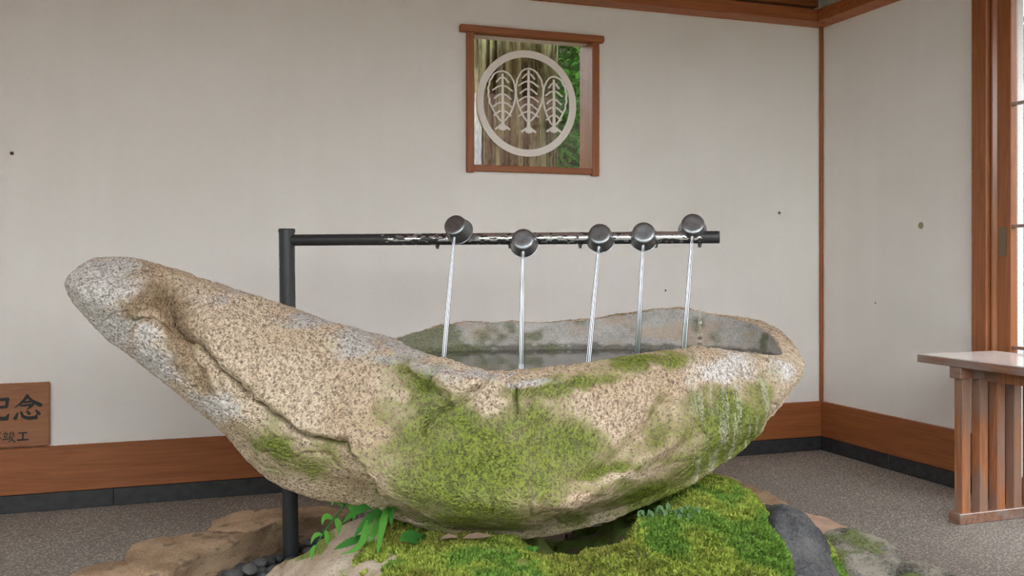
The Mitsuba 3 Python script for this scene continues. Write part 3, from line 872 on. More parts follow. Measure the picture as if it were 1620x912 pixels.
LADLES = [  # mouth's centre (x, y, z), axis towards the cup's bottom, foot of the handle in the water (x, y, z)
    ((-0.2016, 3.735, 1.2396), (-0.30, -0.85, 0.42), (-0.2580, 3.605, 0.728), 'metal ladle at the left end of the row, nearest the post, standing in the basin'),
    ((0.0468, 3.701, 1.1885), (-0.09, -0.92, 0.36), (0.0327, 3.585, 0.728), 'lowest-standing metal ladle, second from the post, its upright handle reaching the water'),
    ((0.3380, 3.677, 1.2050), (-0.15, -0.90, 0.40), (0.2790, 3.555, 0.728), 'metal ladle in the middle of the row of five on the pipe'),
    ((0.4997, 3.662, 1.2118), (-0.13, -0.92, 0.36), (0.4590, 3.560, 0.728), 'metal ladle second from the free end of the pipe, close to its neighbour'),
    ((0.6818, 3.648, 1.2410), (-0.14, -0.90, 0.42), (0.6240, 3.535, 0.728), 'metal ladle standing highest at the free end of the pipe, beside the falling water')]
for mc, ax, foot, lab in LADLES:
    mc, ax, foot = np.array(mc), np.array(ax) / np.linalg.norm(ax), np.array(foot)
    ld = thing('ladle', lab, 'ladle', 'metal ladles leaning on the pipe')
    put('cup', place(CUP, mc, ax), 'dull_steel', ld, smooth=30)
    down = foot - mc
    side = down - ax * (down @ ax)
    side /= np.linalg.norm(side)
    root = mc + ax * 0.038 + side * 0.0465
    neck = root + (foot - root) / np.linalg.norm(foot - root) * 0.022
    put('socket', tube([root - side * 0.004, root + side * 0.004, neck], [0.0085, 0.0080, 0.0060], 12), 'dull_steel', ld)
    put('handle', strip(root + side * 0.002, foot, 0.0125, 0.0215, np.array([0, -1.0, 0.15])), 'bright_steel', ld, smooth=55)

# ---------------------------------------------------------------- wooden plaque with brush lettering
pq = thing('plaque', 'brown wooden plaque with black brush characters low on the back wall', 'sign')
put('board', wall_box(4.181, 4.80, 0.296, 0.581, 0.004, 0.030, 0.005), 'plaque_wood', pq, smooth=False)
KANJI = {
    'nen': [([(0.5, 0.98), (0.36, 0.78), (0.05, 0.52)], [0.10, 0.085, 0.03]), ([(0.5, 0.95), (0.68, 0.76), (0.98, 0.58)], [0.06, 0.09, 0.12]), ([(0.36, 0.72), (0.60, 0.73)], [0.06, 0.075]),
            ([(0.27, 0.59), (0.70, 0.61), (0.62, 0.52), (0.50, 0.44)], [0.065, 0.085, 0.07, 0.04]), ([(0.14, 0.28), (0.05, 0.08)], [0.05, 0.11]), ([(0.27, 0.31), (0.34, 0.13), (0.55, 0.05), (0.82, 0.07), (0.85, 0.2)], [0.06, 0.09, 0.10, 0.11, 0.03]),
            ([(0.48, 0.35), (0.57, 0.24)], [0.05, 0.09]), ([(0.82, 0.37), (0.94, 0.22)], [0.05, 0.10])],
    'ki': [([(0.2, 0.97), (0.27, 0.9)], [0.06, 0.09]), ([(0.03, 0.82), (0.42, 0.83)], [0.07, 0.08]), ([(0.1, 0.68), (0.36, 0.69)], 0.06), ([(0.1, 0.55), (0.36, 0.56)], 0.06), ([(0.1, 0.42), (0.12, 0.1)], 0.07),
           ([(0.1, 0.41), (0.37, 0.42), (0.35, 0.12)], 0.07), ([(0.12, 0.12), (0.35, 0.13)], 0.06), ([(0.5, 0.86), (0.90, 0.88), (0.87, 0.56)], [0.07, 0.11, 0.08]), ([(0.52, 0.55), (0.87, 0.57)], 0.08),
           ([(0.54, 0.55), (0.52, 0.22), (0.62, 0.09), (0.86, 0.08), (0.95, 0.26)], [0.08, 0.10, 0.11, 0.12, 0.04])],
    'shun': [([(0.2, 0.95), (0.22, 0.85)], 0.08), ([(0.03, 0.78), (0.38, 0.8)], 0.08), ([(0.1, 0.68), (0.15, 0.4)], 0.07), ([(0.33, 0.7), (0.27, 0.4)], 0.07), ([(0.0, 0.25), (0.42, 0.3)], 0.09),
             ([(0.68, 0.95), (0.55, 0.75), (0.82, 0.78)], 0.07), ([(0.82, 0.88), (0.9, 0.72)], 0.08), ([(0.6, 0.65), (0.5, 0.5)], 0.07), ([(0.78, 0.65), (0.92, 0.52)], 0.08),
             ([(0.62, 0.5), (0.48, 0.25)], 0.07), ([(0.6, 0.42), (0.82, 0.42), (0.7, 0.2), (0.45, 0.02)], 0.07), ([(0.62, 0.35), (0.78, 0.12), (0.98, 0.02)], [0.06, 0.08, 0.11])],
    'kou': [([(0.12, 0.85), (0.88, 0.86)], 0.13), ([(0.5, 0.85), (0.5, 0.12)], 0.14), ([(0.02, 0.1), (0.98, 0.12)], 0.15)],
    'ji': [([(0.05, 0.9), (0.95, 0.91)], 0.08), ([(0.5, 1.0), (0.5, 0.02), (0.36, 0.06)], 0.09), ([(0.2, 0.8), (0.8, 0.8), (0.8, 0.66), (0.2, 0.66), (0.2, 0.8)], 0.06), ([(0.15, 0.55), (0.82, 0.55), (0.82, 0.24)], 0.07), ([(0.02, 0.4), (0.98, 0.4)], 0.07), ([(0.15, 0.25), (0.82, 0.25)], 0.07)]}


def character(name, s, z, size):
    sh = unary_union([stroke([(x - 0.5, y - 0.5) for x, y in p], np.asarray(w) * (1.38 if name in ('nen', 'ki') else 1.15)) for p, w in KANJI[name]])
    put('character', on_back_wall(sh, CORNER + UB * s + UP * z + NB * 0.0296, size, 0.0012), 'ink', pq, smooth=False)


character('nen', 4.272, 0.472, 0.108)
character('ki', 4.395, 0.472, 0.108)
character('kou', 4.290, 0.345, 0.042)
character('shun', 4.345, 0.346, 0.048)
character('ji', 4.400, 0.346, 0.048)

# ---------------------------------------------------------------- the slatted table by the right wall
tb = thing('table', 'brown wooden table with a slatted end frame against the right wall', 'table')
put('top', side_box(1.334, 2.80, 0.672, 0.706, 0.056, 0.506, 0.003), 'table_level', tb, smooth=False)
put('sheen_board', side_box(1.336, 2.798, 0.700, 0.709, 0.058, 0.504, 0.002), 'table_sheen', tb, smooth=False, label='glossy top surface with reflected sheen put into its pale colour')
for t0 in (1.518, 2.55):
    put('foot_rail', side_box(t0, t0 + 0.066, 0.0, 0.046, 0.06, 0.505, 0.003), 'table_level', tb, smooth=False)
    put('top_rail', side_box(t0, t0 + 0.066, 0.622, 0.672, 0.06, 0.500, 0.003), 'table_level', tb, smooth=False)
    for k in range(5):
        d1 = 0.482 - 0.096 * k
        put('slat', side_box(t0 + 0.010, t0 + 0.056, 0.044, 0.624, d1 - 0.046, d1, 0.002), 'table_upright', tb, smooth=False)
put('apron', side_box(1.580, 2.56, 0.610, 0.672, 0.325, 0.365, 0.002), 'table_upright', tb, smooth=False)
put('apron', side_box(1.580, 2.56, 0.610, 0.672, 0.10, 0.14, 0.002), 'table_upright', tb, smooth=False)

# ---------------------------------------------------------------- rocks under the basin and round the bed
rA = boulder([(-0.88, 3.20, -0.02), (-0.81, 3.27, 0.085), (-0.53, 3.25, 0.265), (-0.38, 3.55, 0.25), (-0.80, 3.55, 0.0), (-0.36, 2.80, 0.235), (-0.72, 2.78, 0.06), (-0.30, 2.50, 0.20), (0.10, 2.50, 0.215), (0.15, 3.45, 0.235), (0.22, 2.8, 0.25),
              (-0.9, 3.0, -0.16), (-0.85, 3.6, -0.16), (-0.3, 2.3, -0.16), (0.3, 2.3, -0.16), (0.3, 3.7, -0.16), (-0.3, 3.75, -0.16)], 0.016, 14, ((4, 0.022, 3), (16, 0.009, 3), (30, 0.011, 2), (60, 0.004, 2)), 3)
rB = boulder([(0.22, 2.85, 0.265), (0.42, 2.86, 0.315), (0.76, 2.94, 0.325), (0.83, 3.2, 0.33), (0.79, 3.66, 0.325), (0.45, 3.72, 0.27), (0.15, 3.5, 0.215), (0.12, 2.7, 0.2), (0.45, 2.72, 0.22), (0.80, 2.78, 0.20), (0.2, 2.4, -0.16), (0.9, 2.4, -0.16), (0.98, 3.7, -0.16), (0.3, 3.95, -0.16)], 0.016, 14,
             ((4, 0.03, 3), (12, 0.018, 3), (30, 0.014, 2), (60, 0.005, 2)), 8)
rC = boulder([(0.79, 2.98, 0.325), (0.87, 3.10, 0.345), (0.965, 3.12, 0.31), (1.02, 3.1, 0.22), (1.065, 3.05, 0.08), (0.76, 2.84, 0.24), (0.95, 2.83, 0.15), (0.85, 3.42, 0.27), (1.02, 3.38, 0.16), (0.72, 2.6, -0.16), (1.08, 2.6, -0.16), (1.12, 3.5, -0.16), (0.8, 3.6, -0.16)], 0.016, 10,
             ((4, 0.02, 3), (14, 0.01, 3), (60, 0.003, 2)), 12)
for m in (rA, rB):                                       # the dark gap under the basin's keel
    v = np.array(m.vertices)
    k = np.clip((v[:, 1] - 2.98 + 0.10 * (meshkit.fbm(v * 9, 3, 78) - 0.5)) / 0.22, 0, 1) * np.clip((v[:, 0] + 0.25) / 0.3, 0.25, 1) * np.clip((0.58 - v[:, 0]) / 0.16, 0, 1) * (v[:, 2] > 0.1)
    k2 = np.clip((v[:, 1] - 2.86 + 0.10 * (meshkit.fbm(v * 9, 3, 78) - 0.5)) / 0.12, 0, 1) * np.clip((v[:, 0] - 0.0) / 0.14, 0, 1) * np.clip((0.40 - v[:, 0]) / 0.07, 0, 1) * (v[:, 2] > 0.1)
    v[:, 2] -= np.maximum(k * (0.055 + 0.05 * meshkit.fbm(v * 14, 3, 77)), k2 * (0.10 + 0.05 * meshkit.fbm(v * 14, 3, 77)))
    m.vertices = v
put('boulder', rA, 'pink_granite', None, smooth=True, label='pinkish granite boulder with a sloping bare left face under the basin', category='rock')
put('boulder', rB, 'moss_bed', None, smooth=True, label='moss-covered boulder under the right half of the basin', category='rock')
put('boulder', rC, 'dark_stone', None, smooth=True, label='bare dark grey boulder at the right of the mossy one', category='rock')
for poly, z0, z1, look, lab, sd in (
        ([(-1.43, 3.55), (-1.45, 3.68), (-1.39, 3.77), (-1.24, 3.86), (-1.07, 3.84), (-1.03, 3.90), (-0.975, 4.03), (-0.985, 3.98), (-1.03, 3.83), (-1.11, 3.68), (-1.17, 3.52), (-1.20, 3.38), (-1.27, 3.34), (-1.36, 3.42)], -0.17, 0.042, 'sandstone', 'brown flagstone with a rough edge beside the dark pebbles', 1),
        ([(-1.25, 3.93), (-1.27, 4.10), (-1.17, 4.24), (-1.01, 4.27), (-0.80, 4.31), (-0.70, 4.24), (-0.73, 4.14), (-0.86, 4.12), (-0.955, 4.07), (-1.00, 3.97), (-1.07, 3.87)], -0.17, 0.030, 'sandstone', 'brown flagstone behind the steel post', 2),
        ([(-1.56, 3.38), (-1.52, 3.49), (-1.44, 3.535), (-1.30, 3.50), (-1.20, 3.36), (-1.22, 3.10), (-1.50, 3.10)], -0.17, 0.028, 'sandstone', 'pale flagstone at the lower left edge of the picture', 3),
        ([(1.01, 5.00), (1.12, 4.84), (1.21, 4.54), (1.25, 4.28), (1.17, 4.18), (1.06, 4.36), (0.96, 4.74), (0.93, 4.90)], -0.17, 0.035, 'sandstone', 'narrow brown edging stone in the floor right of the mossy boulder', 4),
        ([(1.24, 4.22), (1.325, 4.11), (1.38, 3.90), (1.41, 3.74), (1.28, 3.66), (1.18, 3.70), (1.16, 3.95)], -0.17, 0.035, 'pink_sandstone', 'pinkish edging stone beyond the dark boulder', 5)):
    if look == 'pink_sandstone' and look not in scene:
        bsdf(look, proc(lambda p, n, uv: mix((0.33, 0.20, 0.13), (0.60, 0.43, 0.32), smoothstep(0.25, 0.75, fbm(p.x * 9, p.y * 9, p.z * 9, 4)))), 0.75)
    put('edging_stone', slab(poly, z0, z1, 0.016, 4, ((8, 0.012, 3), (26, 0.006, 3), (70, 0.002, 2)), sd), look, None, smooth=True, label=lab, category='stone')
rD = boulder([(1.14, 3.62, 0.05), (1.20, 3.70, 0.10), (1.30, 3.70, 0.11), (1.40, 3.56, 0.08), (1.42, 3.42, 0.05), (1.15, 3.35, 0.05), (1.30, 3.30, 0.05), (1.10, 3.6, -0.16), (1.40, 3.3, -0.16), (1.42, 3.6, -0.16), (1.1, 3.25, -0.16)], 0.014, 8, ((6, 0.02, 3), (22, 0.008, 3), (60, 0.003, 2)), 21)
put('boulder', rD, 'lichen_stone', None, smooth=True, label='low rounded grey stone with moss at the right of the dark boulder', category='rock')
rE = boulder([(1.32, 3.36, 0.05), (1.40, 3.42, 0.07), (1.50, 3.34, 0.055), (1.52, 3.15, 0.03), (1.30, 3.1, 0.03), (1.28, 3.2, -0.16), (1.55, 3.1, -0.16), (1.5, 3.4, -0.16), (1.3, 2.95, -0.16)], 0.014, 8, ((6, 0.014, 3), (22, 0.006, 3), (60, 0.003, 2)), 22)
put('boulder', rE, 'lichen_stone', None, smooth=True, label='pale greenish stone at the lower edge right of the rounded grey one', category='rock')

# moss on the rocks: small three-bladed tufts
rng = np.random.default_rng(11)


def tuft_mesh(mesh, count, keep, size, rng):
    """Tufts on the mesh's surface where keep(points, normals) allows, each three leaning blades."""
    pts, fi = trimesh.sample.sample_surface(mesh, count, seed=int(rng.integers(1 << 30)))
    n = mesh.face_normals[fi]
    k = keep(pts, n)
    pts, n = pts[k], n[k]
    N = len(pts)
    out_v = []
    for _ in range(3):
        d = n * 0.9 + UP * 0.35 + rng.normal(0, 0.62, (N, 3))
        d /= np.linalg.norm(d, axis=1, keepdims=True)
        s = np.cross(d, rng.normal(0, 1, (N, 3)))
        s /= np.linalg.norm(s, axis=1, keepdims=True)
        l = size * rng.uniform(0.6, 1.4, (N, 1))
        w = l * 0.24
        b = pts - n * 0.002
        mid = b + d * l * 0.55
        out_v.append(np.stack([b, mid - s * w, mid + s * w, b + d * l + n * l * 0.1], 1))
    v = np.concatenate(out_v).reshape(-1, 3)
    q = np.arange(len(v) // 4)[:, None] * 4
    f = np.vstack([q + [0, 1, 2], q + [1, 3, 2]])
    return trimesh.Trimesh(v, f, process=False)


def moss_fn(p, n, uv):
    a = fbm(p.x * 7 + 2, p.y * 7, p.z * 7, 3)
    b = smoothstep(0.2, 0.8, noise(p.x * 75, p.y * 75, p.z * 75))
    r = cell_rand(p.x * 210, p.y * 210, p.z * 210)
    lime = mix((0.13, 0.20, 0.025), (0.50, 0.58, 0.12), 0.5 * b + 0.5 * r)
    olive = mix((0.13, 0.155, 0.025), (0.38, 0.39, 0.09), 0.5 * b + 0.5 * r)
    deep = mix((0.08, 0.17, 0.025), (0.25, 0.42, 0.08), 0.5 * b + 0.5 * r)
    c = mix(lime, olive, smoothstep(0.52, 0.66, a))
    return mix(c, deep, smoothstep(0.46, 0.36, a))


scene['moss_tufts'] = {'type': 'principledthin', 'base_color': proc(moss_fn), 'roughness': 0.6, 'spec_trans': 0.0, 'diff_trans': 0.5, 'eta': 1.3}


def gap(p):
    w = 0.10 * (meshkit.fbm(p * 11, 3, 31) - 0.5)
    return ((p[:, 1] + w > 2.90) & (p[:, 0] + 0.6 * w > 0.08) & (p[:, 0] + 0.6 * w < 0.37)) | (p[:, 1] + w > 3.06 - 0.05 * (p[:, 0] > 0.1)) & (p[:, 0] + w > -0.22) & (p[:, 0] + w < 0.44)


def nz(p, f, s):
    return meshkit.fbm(p * f, 3, s)


put('moss', tuft_mesh(rA, 110000, lambda p, n: (n[:, 2] > 0.25) & (p[:, 1] < 3.6) & (p[:, 0] > -0.46 + 0.42 * (nz(p, 9, 3) - 0.5) - 0.10 * (p[:, 1] - 3.0)) & (nz(p, 7, 4) > 0.36) & ~gap(p), 0.0145, rng), 'moss_tufts', None, smooth=False,
    label='bright yellow-green moss on the granite boulder under the middle of the basin', category='moss', kind='stuff')
put('moss', tuft_mesh(rB, 120000, lambda p, n: (p[:, 2] > 0.02) & ((n[:, 2] > 0.0) | (n[:, 1] < 0)) & (p[:, 0] < 0.86) & (nz(p, 7, 5) > 0.24) & ~gap(p), 0.0145, rng), 'moss_tufts', None, smooth=False,
    label='thick green moss carpet over the boulder under the right half of the basin', category='moss', kind='stuff')
put('moss', tuft_mesh(rC, 26000, lambda p, n: ((p[:, 0] < 0.80 + 0.08 * (nz(p, 12, 6) - 0.5)) | ((p[:, 0] > 1.0) & (p[:, 2] < 0.20 + 0.1 * (nz(p, 12, 6) - 0.5)))) & (p[:, 2] > 0), 0.0115, rng), 'moss_tufts', None, smooth=False,
    label='green moss creeping over the edges of the dark grey boulder', category='moss', kind='stuff')

# ---------------------------------------------------------------- pebbles of the bed, one by one
rng = np.random.default_rng(5)
VAR = []
for k in range(6):
    m = trimesh.creation.icosphere(subdivisions=2, radius=1.0)
    m = rough(m, ((1.3, 0.22, 2),), 40 + k)
    m.apply_scale([0.030, 0.022 + 0.003 * (k % 3), 0.017])
    VAR.append(mikit.ply(m, f'pebble_{k % 3}', smooth=True))
spots, tries = [], 0
bed = Polygon([(-1.17, 3.42), (-1.10, 3.66), (-0.99, 3.86), (-0.92, 4.05), (-0.70, 4.20), (-0.58, 4.20), (-0.62, 3.72), (-0.80, 3.60), (-0.90, 3.42), (-0.95, 3.2), (-1.12, 3.2)])
while len(spots) < 84 and tries < 6000:
    tries += 1
    x, y = rng.uniform(-1.2, -0.4), rng.uniform(3.2, 4.35)
    lay = len(spots) > 56
    if not bed.contains(Point(x, y)) or math.hypot(x + 0.904, y - 3.95) < 0.062:
        continue
    if min((math.hypot(x - a, y - b) for a, b, l in spots if l == lay), default=9) > (0.046 if not lay else 0.060):
        spots.append((x, y, lay))
for x, y, lay in spots:
    key = numbered('pebble')
    sc = rng.uniform(0.75, 1.25)
    scene[key] = {**VAR[int(rng.integers(6))], 'to_world': T4().translate([x, y, -0.066 + 0.026 * lay]).rotate([0, 0, 1], rng.uniform(0, 360)).rotate([1, 0, 0], rng.uniform(-22, 22)).scale(sc)}
    labels[key] = {'label': 'smooth dark grey pebble in the sunken bed around the steel post', 'category': 'pebble', 'group': 'dark pebbles in the bed'}

# ---------------------------------------------------------------- leaves and small plants
def blade(path, width, up=UP, fold=0.25, shape=(0.15, 0.45), n=15, lobes=0):
    """A leaf along the path: folded along its midrib, widest at shape[1]."""
    P = np.asarray(path, float)
    t = np.linspace(0, len(P) - 1, n)
    i = np.minimum(t.astype(int), len(P) - 2)
    k = len(P)
    if k > 2:
        from scipy.interpolate import CubicSpline
        C = CubicSpline(np.arange(k), P)(t)
    else:
        C = P[i] + (P[i + 1] - P[i]) * (t - i)[:, None]
    T_ = np.gradient(C, axis=0)
    T_ /= np.linalg.norm(T_, axis=1, keepdims=True)
    S = np.cross(T_, up)
    S /= np.linalg.norm(S, axis=1, keepdims=True) + 1e-9
    U = np.cross(S, T_)
    u = np.linspace(0, 1, n)
    w = width * 0.5 * np.interp(u, [0, shape[0], shape[1], 0.8, 1], [0.08, 0.7, 1, 0.55, 0.02])
    if lobes:
        w = w * (0.62 + 0.38 * np.abs(np.sin(u * np.pi * lobes)))
    v = np.stack([C - S * w[:, None] + U * (w * fold)[:, None], C, C + S * w[:, None] + U * (w * fold)[:, None]], 1).reshape(-1, 3)
    f = []
    for a in range(n - 1):
        for b in (0, 1):
            q = a * 3 + b
            f += [[q, q + 1, q + 4], [q, q + 4, q + 3]]
    return trimesh.Trimesh(v, f, process=False)


def top_z(x, y, *meshes):
    """Height of the rocks at (x, y)."""
    best = -1.0
    for m in meshes:
        v = np.asarray(m.vertices)
        k = np.hypot(v[:, 0] - x, v[:, 1] - y) < 0.018
        best = max(best, v[k, 2].max() if k.any() else -1.0)
    return best


FACE = np.array([0.1, -0.85, 0.5])
p1 = thing('fern_frond', 'pale green lobed frond hanging from under the basin, left of the leafy clump', 'fern')
stem = [(-0.535, 3.19, 0.350), (-0.560, 3.15, 0.310), (-0.600, 3.10, 0.262), (-0.622, 3.07, 0.225), (-0.625, 3.06, 0.195)]
put('stem', tube(stem, [0.003, 0.003, 0.0026, 0.002, 0.0012], 6), 'leaf_deep', p1)
for a, b, c, w in (((-0.540, 3.18, 0.345), (-0.535, 3.16, 0.375), (-0.525, 3.15, 0.392), 0.022), ((-0.548, 3.17, 0.330), (-0.520, 3.15, 0.318), (-0.516, 3.14, 0.278), 0.024), ((-0.553, 3.16, 0.322), (-0.578, 3.15, 0.345), (-0.585, 3.14, 0.330), 0.020),
                   ((-0.575, 3.13, 0.292), (-0.558, 3.11, 0.275), (-0.560, 3.10, 0.245), 0.022), ((-0.580, 3.13, 0.288), (-0.603, 3.12, 0.300), (-0.612, 3.11, 0.275), 0.020), ((-0.600, 3.10, 0.262), (-0.590, 3.08, 0.245), (-0.592, 3.08, 0.222), 0.017),
                   ((-0.608, 3.09, 0.250), (-0.628, 3.08, 0.250), (-0.640, 3.07, 0.225), 0.016), ((-0.622, 3.07, 0.225), (-0.634, 3.06, 0.205), (-0.632, 3.05, 0.180), 0.014)):
    put('leaf', blade([a, b, c], w, FACE, 0.3), 'leaf_bright', p1, smooth=True)
p2 = thing('leafy_plant', 'clump of long drooping green leaves between the granite boulder and the basin', 'plant')
for pts, w, m in (([(-0.415, 3.12, 0.330), (-0.450, 3.03, 0.315), (-0.490, 2.97, 0.270)], 0.030, 'leaf_deep'), ([(-0.400, 3.10, 0.330), (-0.395, 3.00, 0.335), (-0.400, 2.94, 0.290), (-0.408, 2.92, 0.235)], 0.024, 'leaf_bright'),
                  ([(-0.430, 3.10, 0.320), (-0.450, 3.00, 0.300), (-0.462, 2.95, 0.262), (-0.520, 2.92, 0.240)], 0.026, 'leaf_bright'), ([(-0.420, 3.10, 0.320), (-0.425, 3.00, 0.290), (-0.440, 2.96, 0.262)], 0.026, 'leaf_bright'),
                  ([(-0.440, 3.12, 0.335), (-0.490, 3.06, 0.335), (-0.530, 3.02, 0.305)], 0.030, 'leaf_deep'), ([(-0.390, 3.10, 0.335), (-0.378, 3.02, 0.345), (-0.372, 2.97, 0.312)], 0.028, 'leaf_deep'),
                  ([(-0.450, 3.05, 0.262), (-0.500, 2.98, 0.258), (-0.545, 2.95, 0.245)], 0.026, 'leaf_deep')):
    put('leaf', blade(pts, w, FACE, 0.35), m, p2, smooth=True)
p3 = thing('leafy_plant', 'pair of broad green leaves at the foot of the basin, right of the drooping clump', 'plant')
put('stem', tube([(-0.262, 3.05, 0.240), (-0.270, 3.00, 0.262)], 0.002, 6), 'leaf_deep', p3)
for pts, w in (([(-0.275, 3.00, 0.258), (-0.315, 2.95, 0.282), (-0.340, 2.92, 0.278)], 0.046), ([(-0.290, 2.98, 0.262), (-0.262, 2.93, 0.238), (-0.222, 2.90, 0.222)], 0.048), ([(-0.275, 3.0, 0.255), (-0.272, 2.96, 0.280), (-0.270, 2.93, 0.300)], 0.022)):
    put('leaf', blade(pts, w, FACE, 0.3), 'leaf_deep', p3, smooth=True)
p4 = thing('creeping_plant', 'grey-green creeping plant with small leaves on the mossy boulder', 'plant')
rng = np.random.default_rng(9)
put('stem', tube([(x, y, top_z(x, y, rA, rB) + 0.004) for x, y in ((0.40, 2.98), (0.44, 2.975), (0.48, 2.97), (0.52, 2.975), (0.56, 2.98))], 0.0018, 5), 'leaf_grey', p4)
for k in range(15):
    x, y, z = 0.395 + 0.165 * k / 14, 2.99 + rng.uniform(-0.03, 0.02), 0.335 + rng.uniform(0, 0.012)
    z = top_z(x, y, rA, rB) + rng.uniform(0.004, 0.016)
    dx, dz = rng.uniform(-0.02, 0.02), rng.uniform(-0.012, 0.016)
    put('leaf', blade([(x, y, z), (x + dx * 0.6, y - 0.016, z + dz + 0.008), (x + dx, y - 0.032, z + dz - 0.002)], 0.017, FACE, 0.25, (0.2, 0.5), 9), 'leaf_grey', p4, smooth=True)
for i, (pts, w, lab) in enumerate((([(-0.150, 2.955, 0.006), (-0.105, 2.945, 0.010), (-0.060, 2.935, 0.028)], 0.034, 'pale dry fallen leaf lying curled under the middle of the basin'), ([(-0.225, 2.965, 0.006), (-0.195, 2.95, 0.014), (-0.165, 2.95, 0.010)], 0.026, 'smaller dry fallen leaf left of the pale curled one'))):
    pts = [(x, y, top_z(x, y, rA, rB) + dz + 0.008) for x, y, dz in pts]
    put('fallen_leaf', blade(pts, w, np.array([0.15, -0.35, 0.9]), 0.6), 'leaf_dead', None, smooth=True, label=lab, category='leaf')
for x, y, z, lab in ((0.060, 2.98, 0.262, 'tiny green sprout in the dark gap under the basin, right of the fallen leaf'), (0.245, 2.95, 0.275, 'tiny green sprout at the left edge of the thick moss')):
    s = thing('sprout', lab, 'sprout')
    z = top_z(x, y, rA, rB) + 0.004
    for k in range(4):
        a = k * 1.6 + 0.4
        put('leaf', blade([(x, y, z), (x + 0.012 * math.cos(a), y - 0.01, z + 0.014), (x + 0.024 * math.cos(a), y - 0.015, z + 0.012 + 0.012 * math.sin(a))], 0.014, FACE, 0.2, (0.2, 0.5), 7), 'leaf_bright', s, smooth=True)

# ---------------------------------------------------------------- outside: the big tree behind the window, shrubs, the white post
def bark_fn(p, n, uv):
    th = dr.atan2(p.y - 7.25, p.x + 0.12) * 0.45
    g = fbm(th * 42, p.z * 2.2, 1.0, 4)
    k = noise(th * 160, p.z * 30, 2.0)
    c = mix((0.055, 0.046, 0.022), (0.40, 0.355, 0.19), smoothstep(0.28, 0.72, 0.8 * g + 0.2 * k))
    return mix(c, mi.Color3f(0.22, 0.25, 0.09), smoothstep(0.5, 0.7, fbm(p.x * 3, p.y * 3, p.z * 1.5, 3)) * 0.35)


bsdf('bark', proc(bark_fn), 0.85)
nth, nzv = 360, 260
th, zv = np.meshgrid(np.arange(nth) / nth * 2 * np.pi, np.linspace(-0.1, 6.5, nzv))
warp = meshkit.fbm(np.stack([np.cos(th) * 2.2, np.sin(th) * 2.2, zv * 0.6], -1), 3, 2) * 3
rid = np.abs(meshkit.fbm(np.stack([np.cos(th) * 7 + warp, np.sin(th) * 7, zv * 0.55], -1), 3, 3) - 0.5)
rad = 0.46 * (1 + 0.35 * np.exp(-np.maximum(zv, 0) * 2.2)) - 0.085 * np.exp(-(rid / 0.05) ** 2) + 0.02 * (meshkit.fbm(np.stack([np.cos(th) * 9, np.sin(th) * 9, zv * 3], -1), 3, 6) - 0.5)
tv = np.stack([-0.12 + rad * np.cos(th), 7.25 + rad * np.sin(th), zv], -1).reshape(-1, 3)
i, j = np.meshgrid(np.arange(nzv - 1), np.arange(nth), indexing='ij')
a, b = i * nth + j, i * nth + (j + 1) % nth
trunk = trimesh.Trimesh(tv, np.vstack([np.c_[a.ravel(), b.ravel(), (a + nth).ravel()], np.c_[b.ravel(), (b + nth).ravel(), (a + nth).ravel()]]), process=False)
put('trunk', trunk, 'bark', thing('old_tree', 'big tree with a furrowed olive trunk behind the window', 'tree'), smooth=True)
OLD_TREE = 'old_tree'


def leaf_cloud(n, centre, radii, size, rng, hollow_=0.3):
    d = rng.normal(0, 1, (n, 3))
    d /= np.linalg.norm(d, axis=1, keepdims=True)
    c = np.asarray(centre) + d * np.asarray(radii) * rng.uniform(hollow_, 1, (n, 1)) ** 0.6
    t = rng.normal(0, 1, (n, 3)) + [0, 0, -0.3]
    t /= np.linalg.norm(t, axis=1, keepdims=True)
    s = np.cross(t, rng.normal(0, 1, (n, 3)) * 0.6 + [0, 0, 1])
    s /= np.linalg.norm(s, axis=1, keepdims=True)
    u = np.cross(s, t)
    l = size * rng.uniform(0.6, 1.3, (n, 1))
    v = np.stack([c, c + t * l * 0.45 - s * l * 0.26 + u * l * 0.06, c + t * l * 0.5, c + t * l * 0.45 + s * l * 0.26 + u * l * 0.06, c + t * l - u * l * 0.1], 1).reshape(-1, 3)
    q = np.arange(n)[:, None] * 5
    return trimesh.Trimesh(v, np.vstack([q + [0, 1, 2], q + [1, 4, 2], q + [0, 2, 3], q + [2, 4, 3]]), process=False)


rng = np.random.default_rng(21)
put('foliage', leaf_cloud(9000, (0.2, 7.9, 5.6), (3.4, 2.2, 1.6), 0.2, rng, 0.05), 'leaf_tree_dark', OLD_TREE, smooth=False, kind='stuff')  # crown added out of view to shade the trunk and window


def shrub(name, label, base, height, spread, n, size, look, rng, cat='tree', hole=0.3):
    k = thing(name, label, cat)
    base = np.array(base, float)
    tr = tube([base - [0, 0, 0.1], base + [0.05, 0, height * 0.5], base + [-0.03, 0.04, height * 0.85]], [0.05, 0.035, 0.012], 8)
    for q in range(5):
        a = q * 2.4
        tr = CAT([tr, tube([base + [0.03, 0, height * (0.3 + 0.1 * q)], base + [math.cos(a) * spread * 0.7, math.sin(a) * spread * 0.7, height * (0.5 + 0.1 * q)]], [0.022, 0.006], 6)])
    put('trunk', tr, 'soil', k)
    put('foliage', leaf_cloud(n, base + [0, 0, height * 0.55], (spread, spread, height * 0.5), size, rng, hole), look, k, smooth=False, kind='stuff')


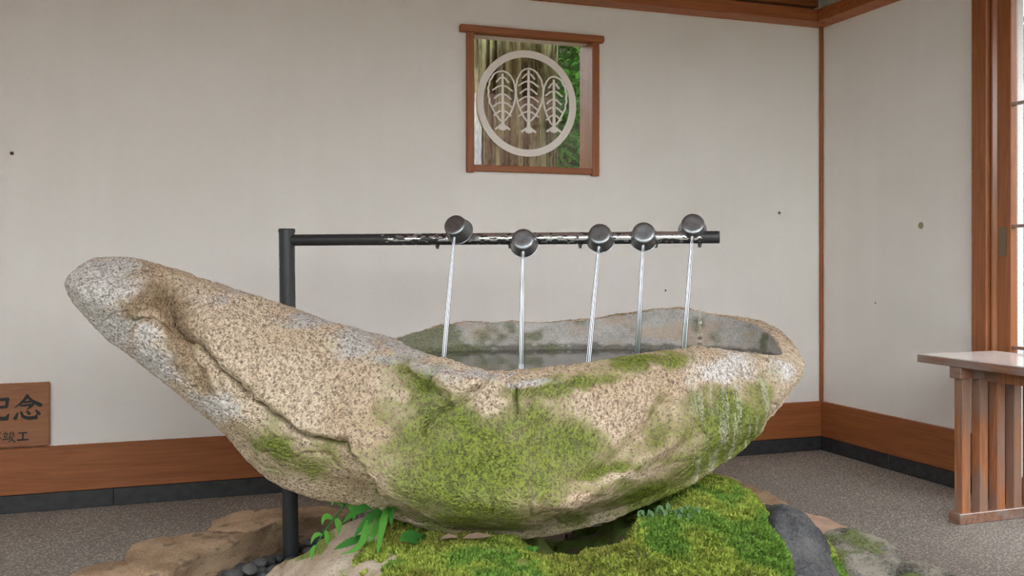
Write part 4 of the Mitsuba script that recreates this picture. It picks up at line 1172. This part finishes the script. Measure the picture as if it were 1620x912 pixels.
shrub('broadleaf_shrub', 'bright green broad-leaved shrub behind the window, right of the big trunk', (0.72, 7.15, 0), 3.6, 0.42, 1500, 0.085, 'leaf_shrub', rng, 'shrub')
shrub('dark_shrub', 'dark evergreen shrub in the shade behind the trunk', (0.75, 9.6, 0), 4.4, 1.1, 7000, 0.11, 'leaf_tree_dark', rng, 'shrub')
shrub('garden_tree', 'green garden tree seen through the glass door beyond the white post', (4.3, 7.6, 0), 5.2, 1.35, 7000, 0.10, 'leaf_tree', rng)
shrub('garden_tree', 'smaller tree in front of the first one outside the glass door', (3.42, 6.35, 0), 2.5, 0.6, 2600, 0.075, 'leaf_shrub', rng)
shrub('dark_shrub', 'dark evergreen shrub farthest back behind the trunk', (0.6, 11.6, 0), 5.5, 2.0, 9000, 0.15, 'leaf_tree_dark', rng, 'shrub')
put('white_post', frame_box(np.zeros(3), UB, NB, UP, 0, 0.045, 0, 0.06, -0.1, 2.9, 0.003).apply_translation([2.735, 5.25, 0]), 'outdoor_white', None, smooth=False, label='thin white post standing outside the glass door', category='post')

hd = None  # rings of leafy lumps added to block sky light near the horizon
for k in range(15):
    a = math.radians(-175 + 11.5 * k)
    m = trimesh.creation.icosphere(subdivisions=4, radius=1.0)
    m = rough(m, ((1.6, 0.35, 3), (6, 0.10, 3)), 60 + k)
    m.apply_scale([1.9, 1.5, 1.8])
    m.apply_translation([8.6 * math.cos(a), 1.5 + 8.6 * math.sin(a), 0.7 + 0.3 * math.sin(k * 2.3)])
    hd = m if hd is None else CAT([hd, m])
for k in range(13):
    a = math.radians(4 + 14.3 * k)
    m = trimesh.creation.icosphere(subdivisions=4, radius=1.0)
    m = rough(m, ((1.6, 0.35, 3), (6, 0.10, 3)), 90 + k)
    m.apply_scale([2.3, 1.8, 2.6])
    m.apply_translation([0.5 + 11.5 * math.cos(a), 3.0 + 11.0 * math.sin(a), 1.3 + 0.4 * math.sin(k * 2.3)])
    hd = CAT([hd, m])
put('added_hedge', hd, 'added_hedge_leaf', None, smooth=False, label='dark green leafy lumps added round the pavilion to block low sky light', category='added_hedge', kind='stuff')
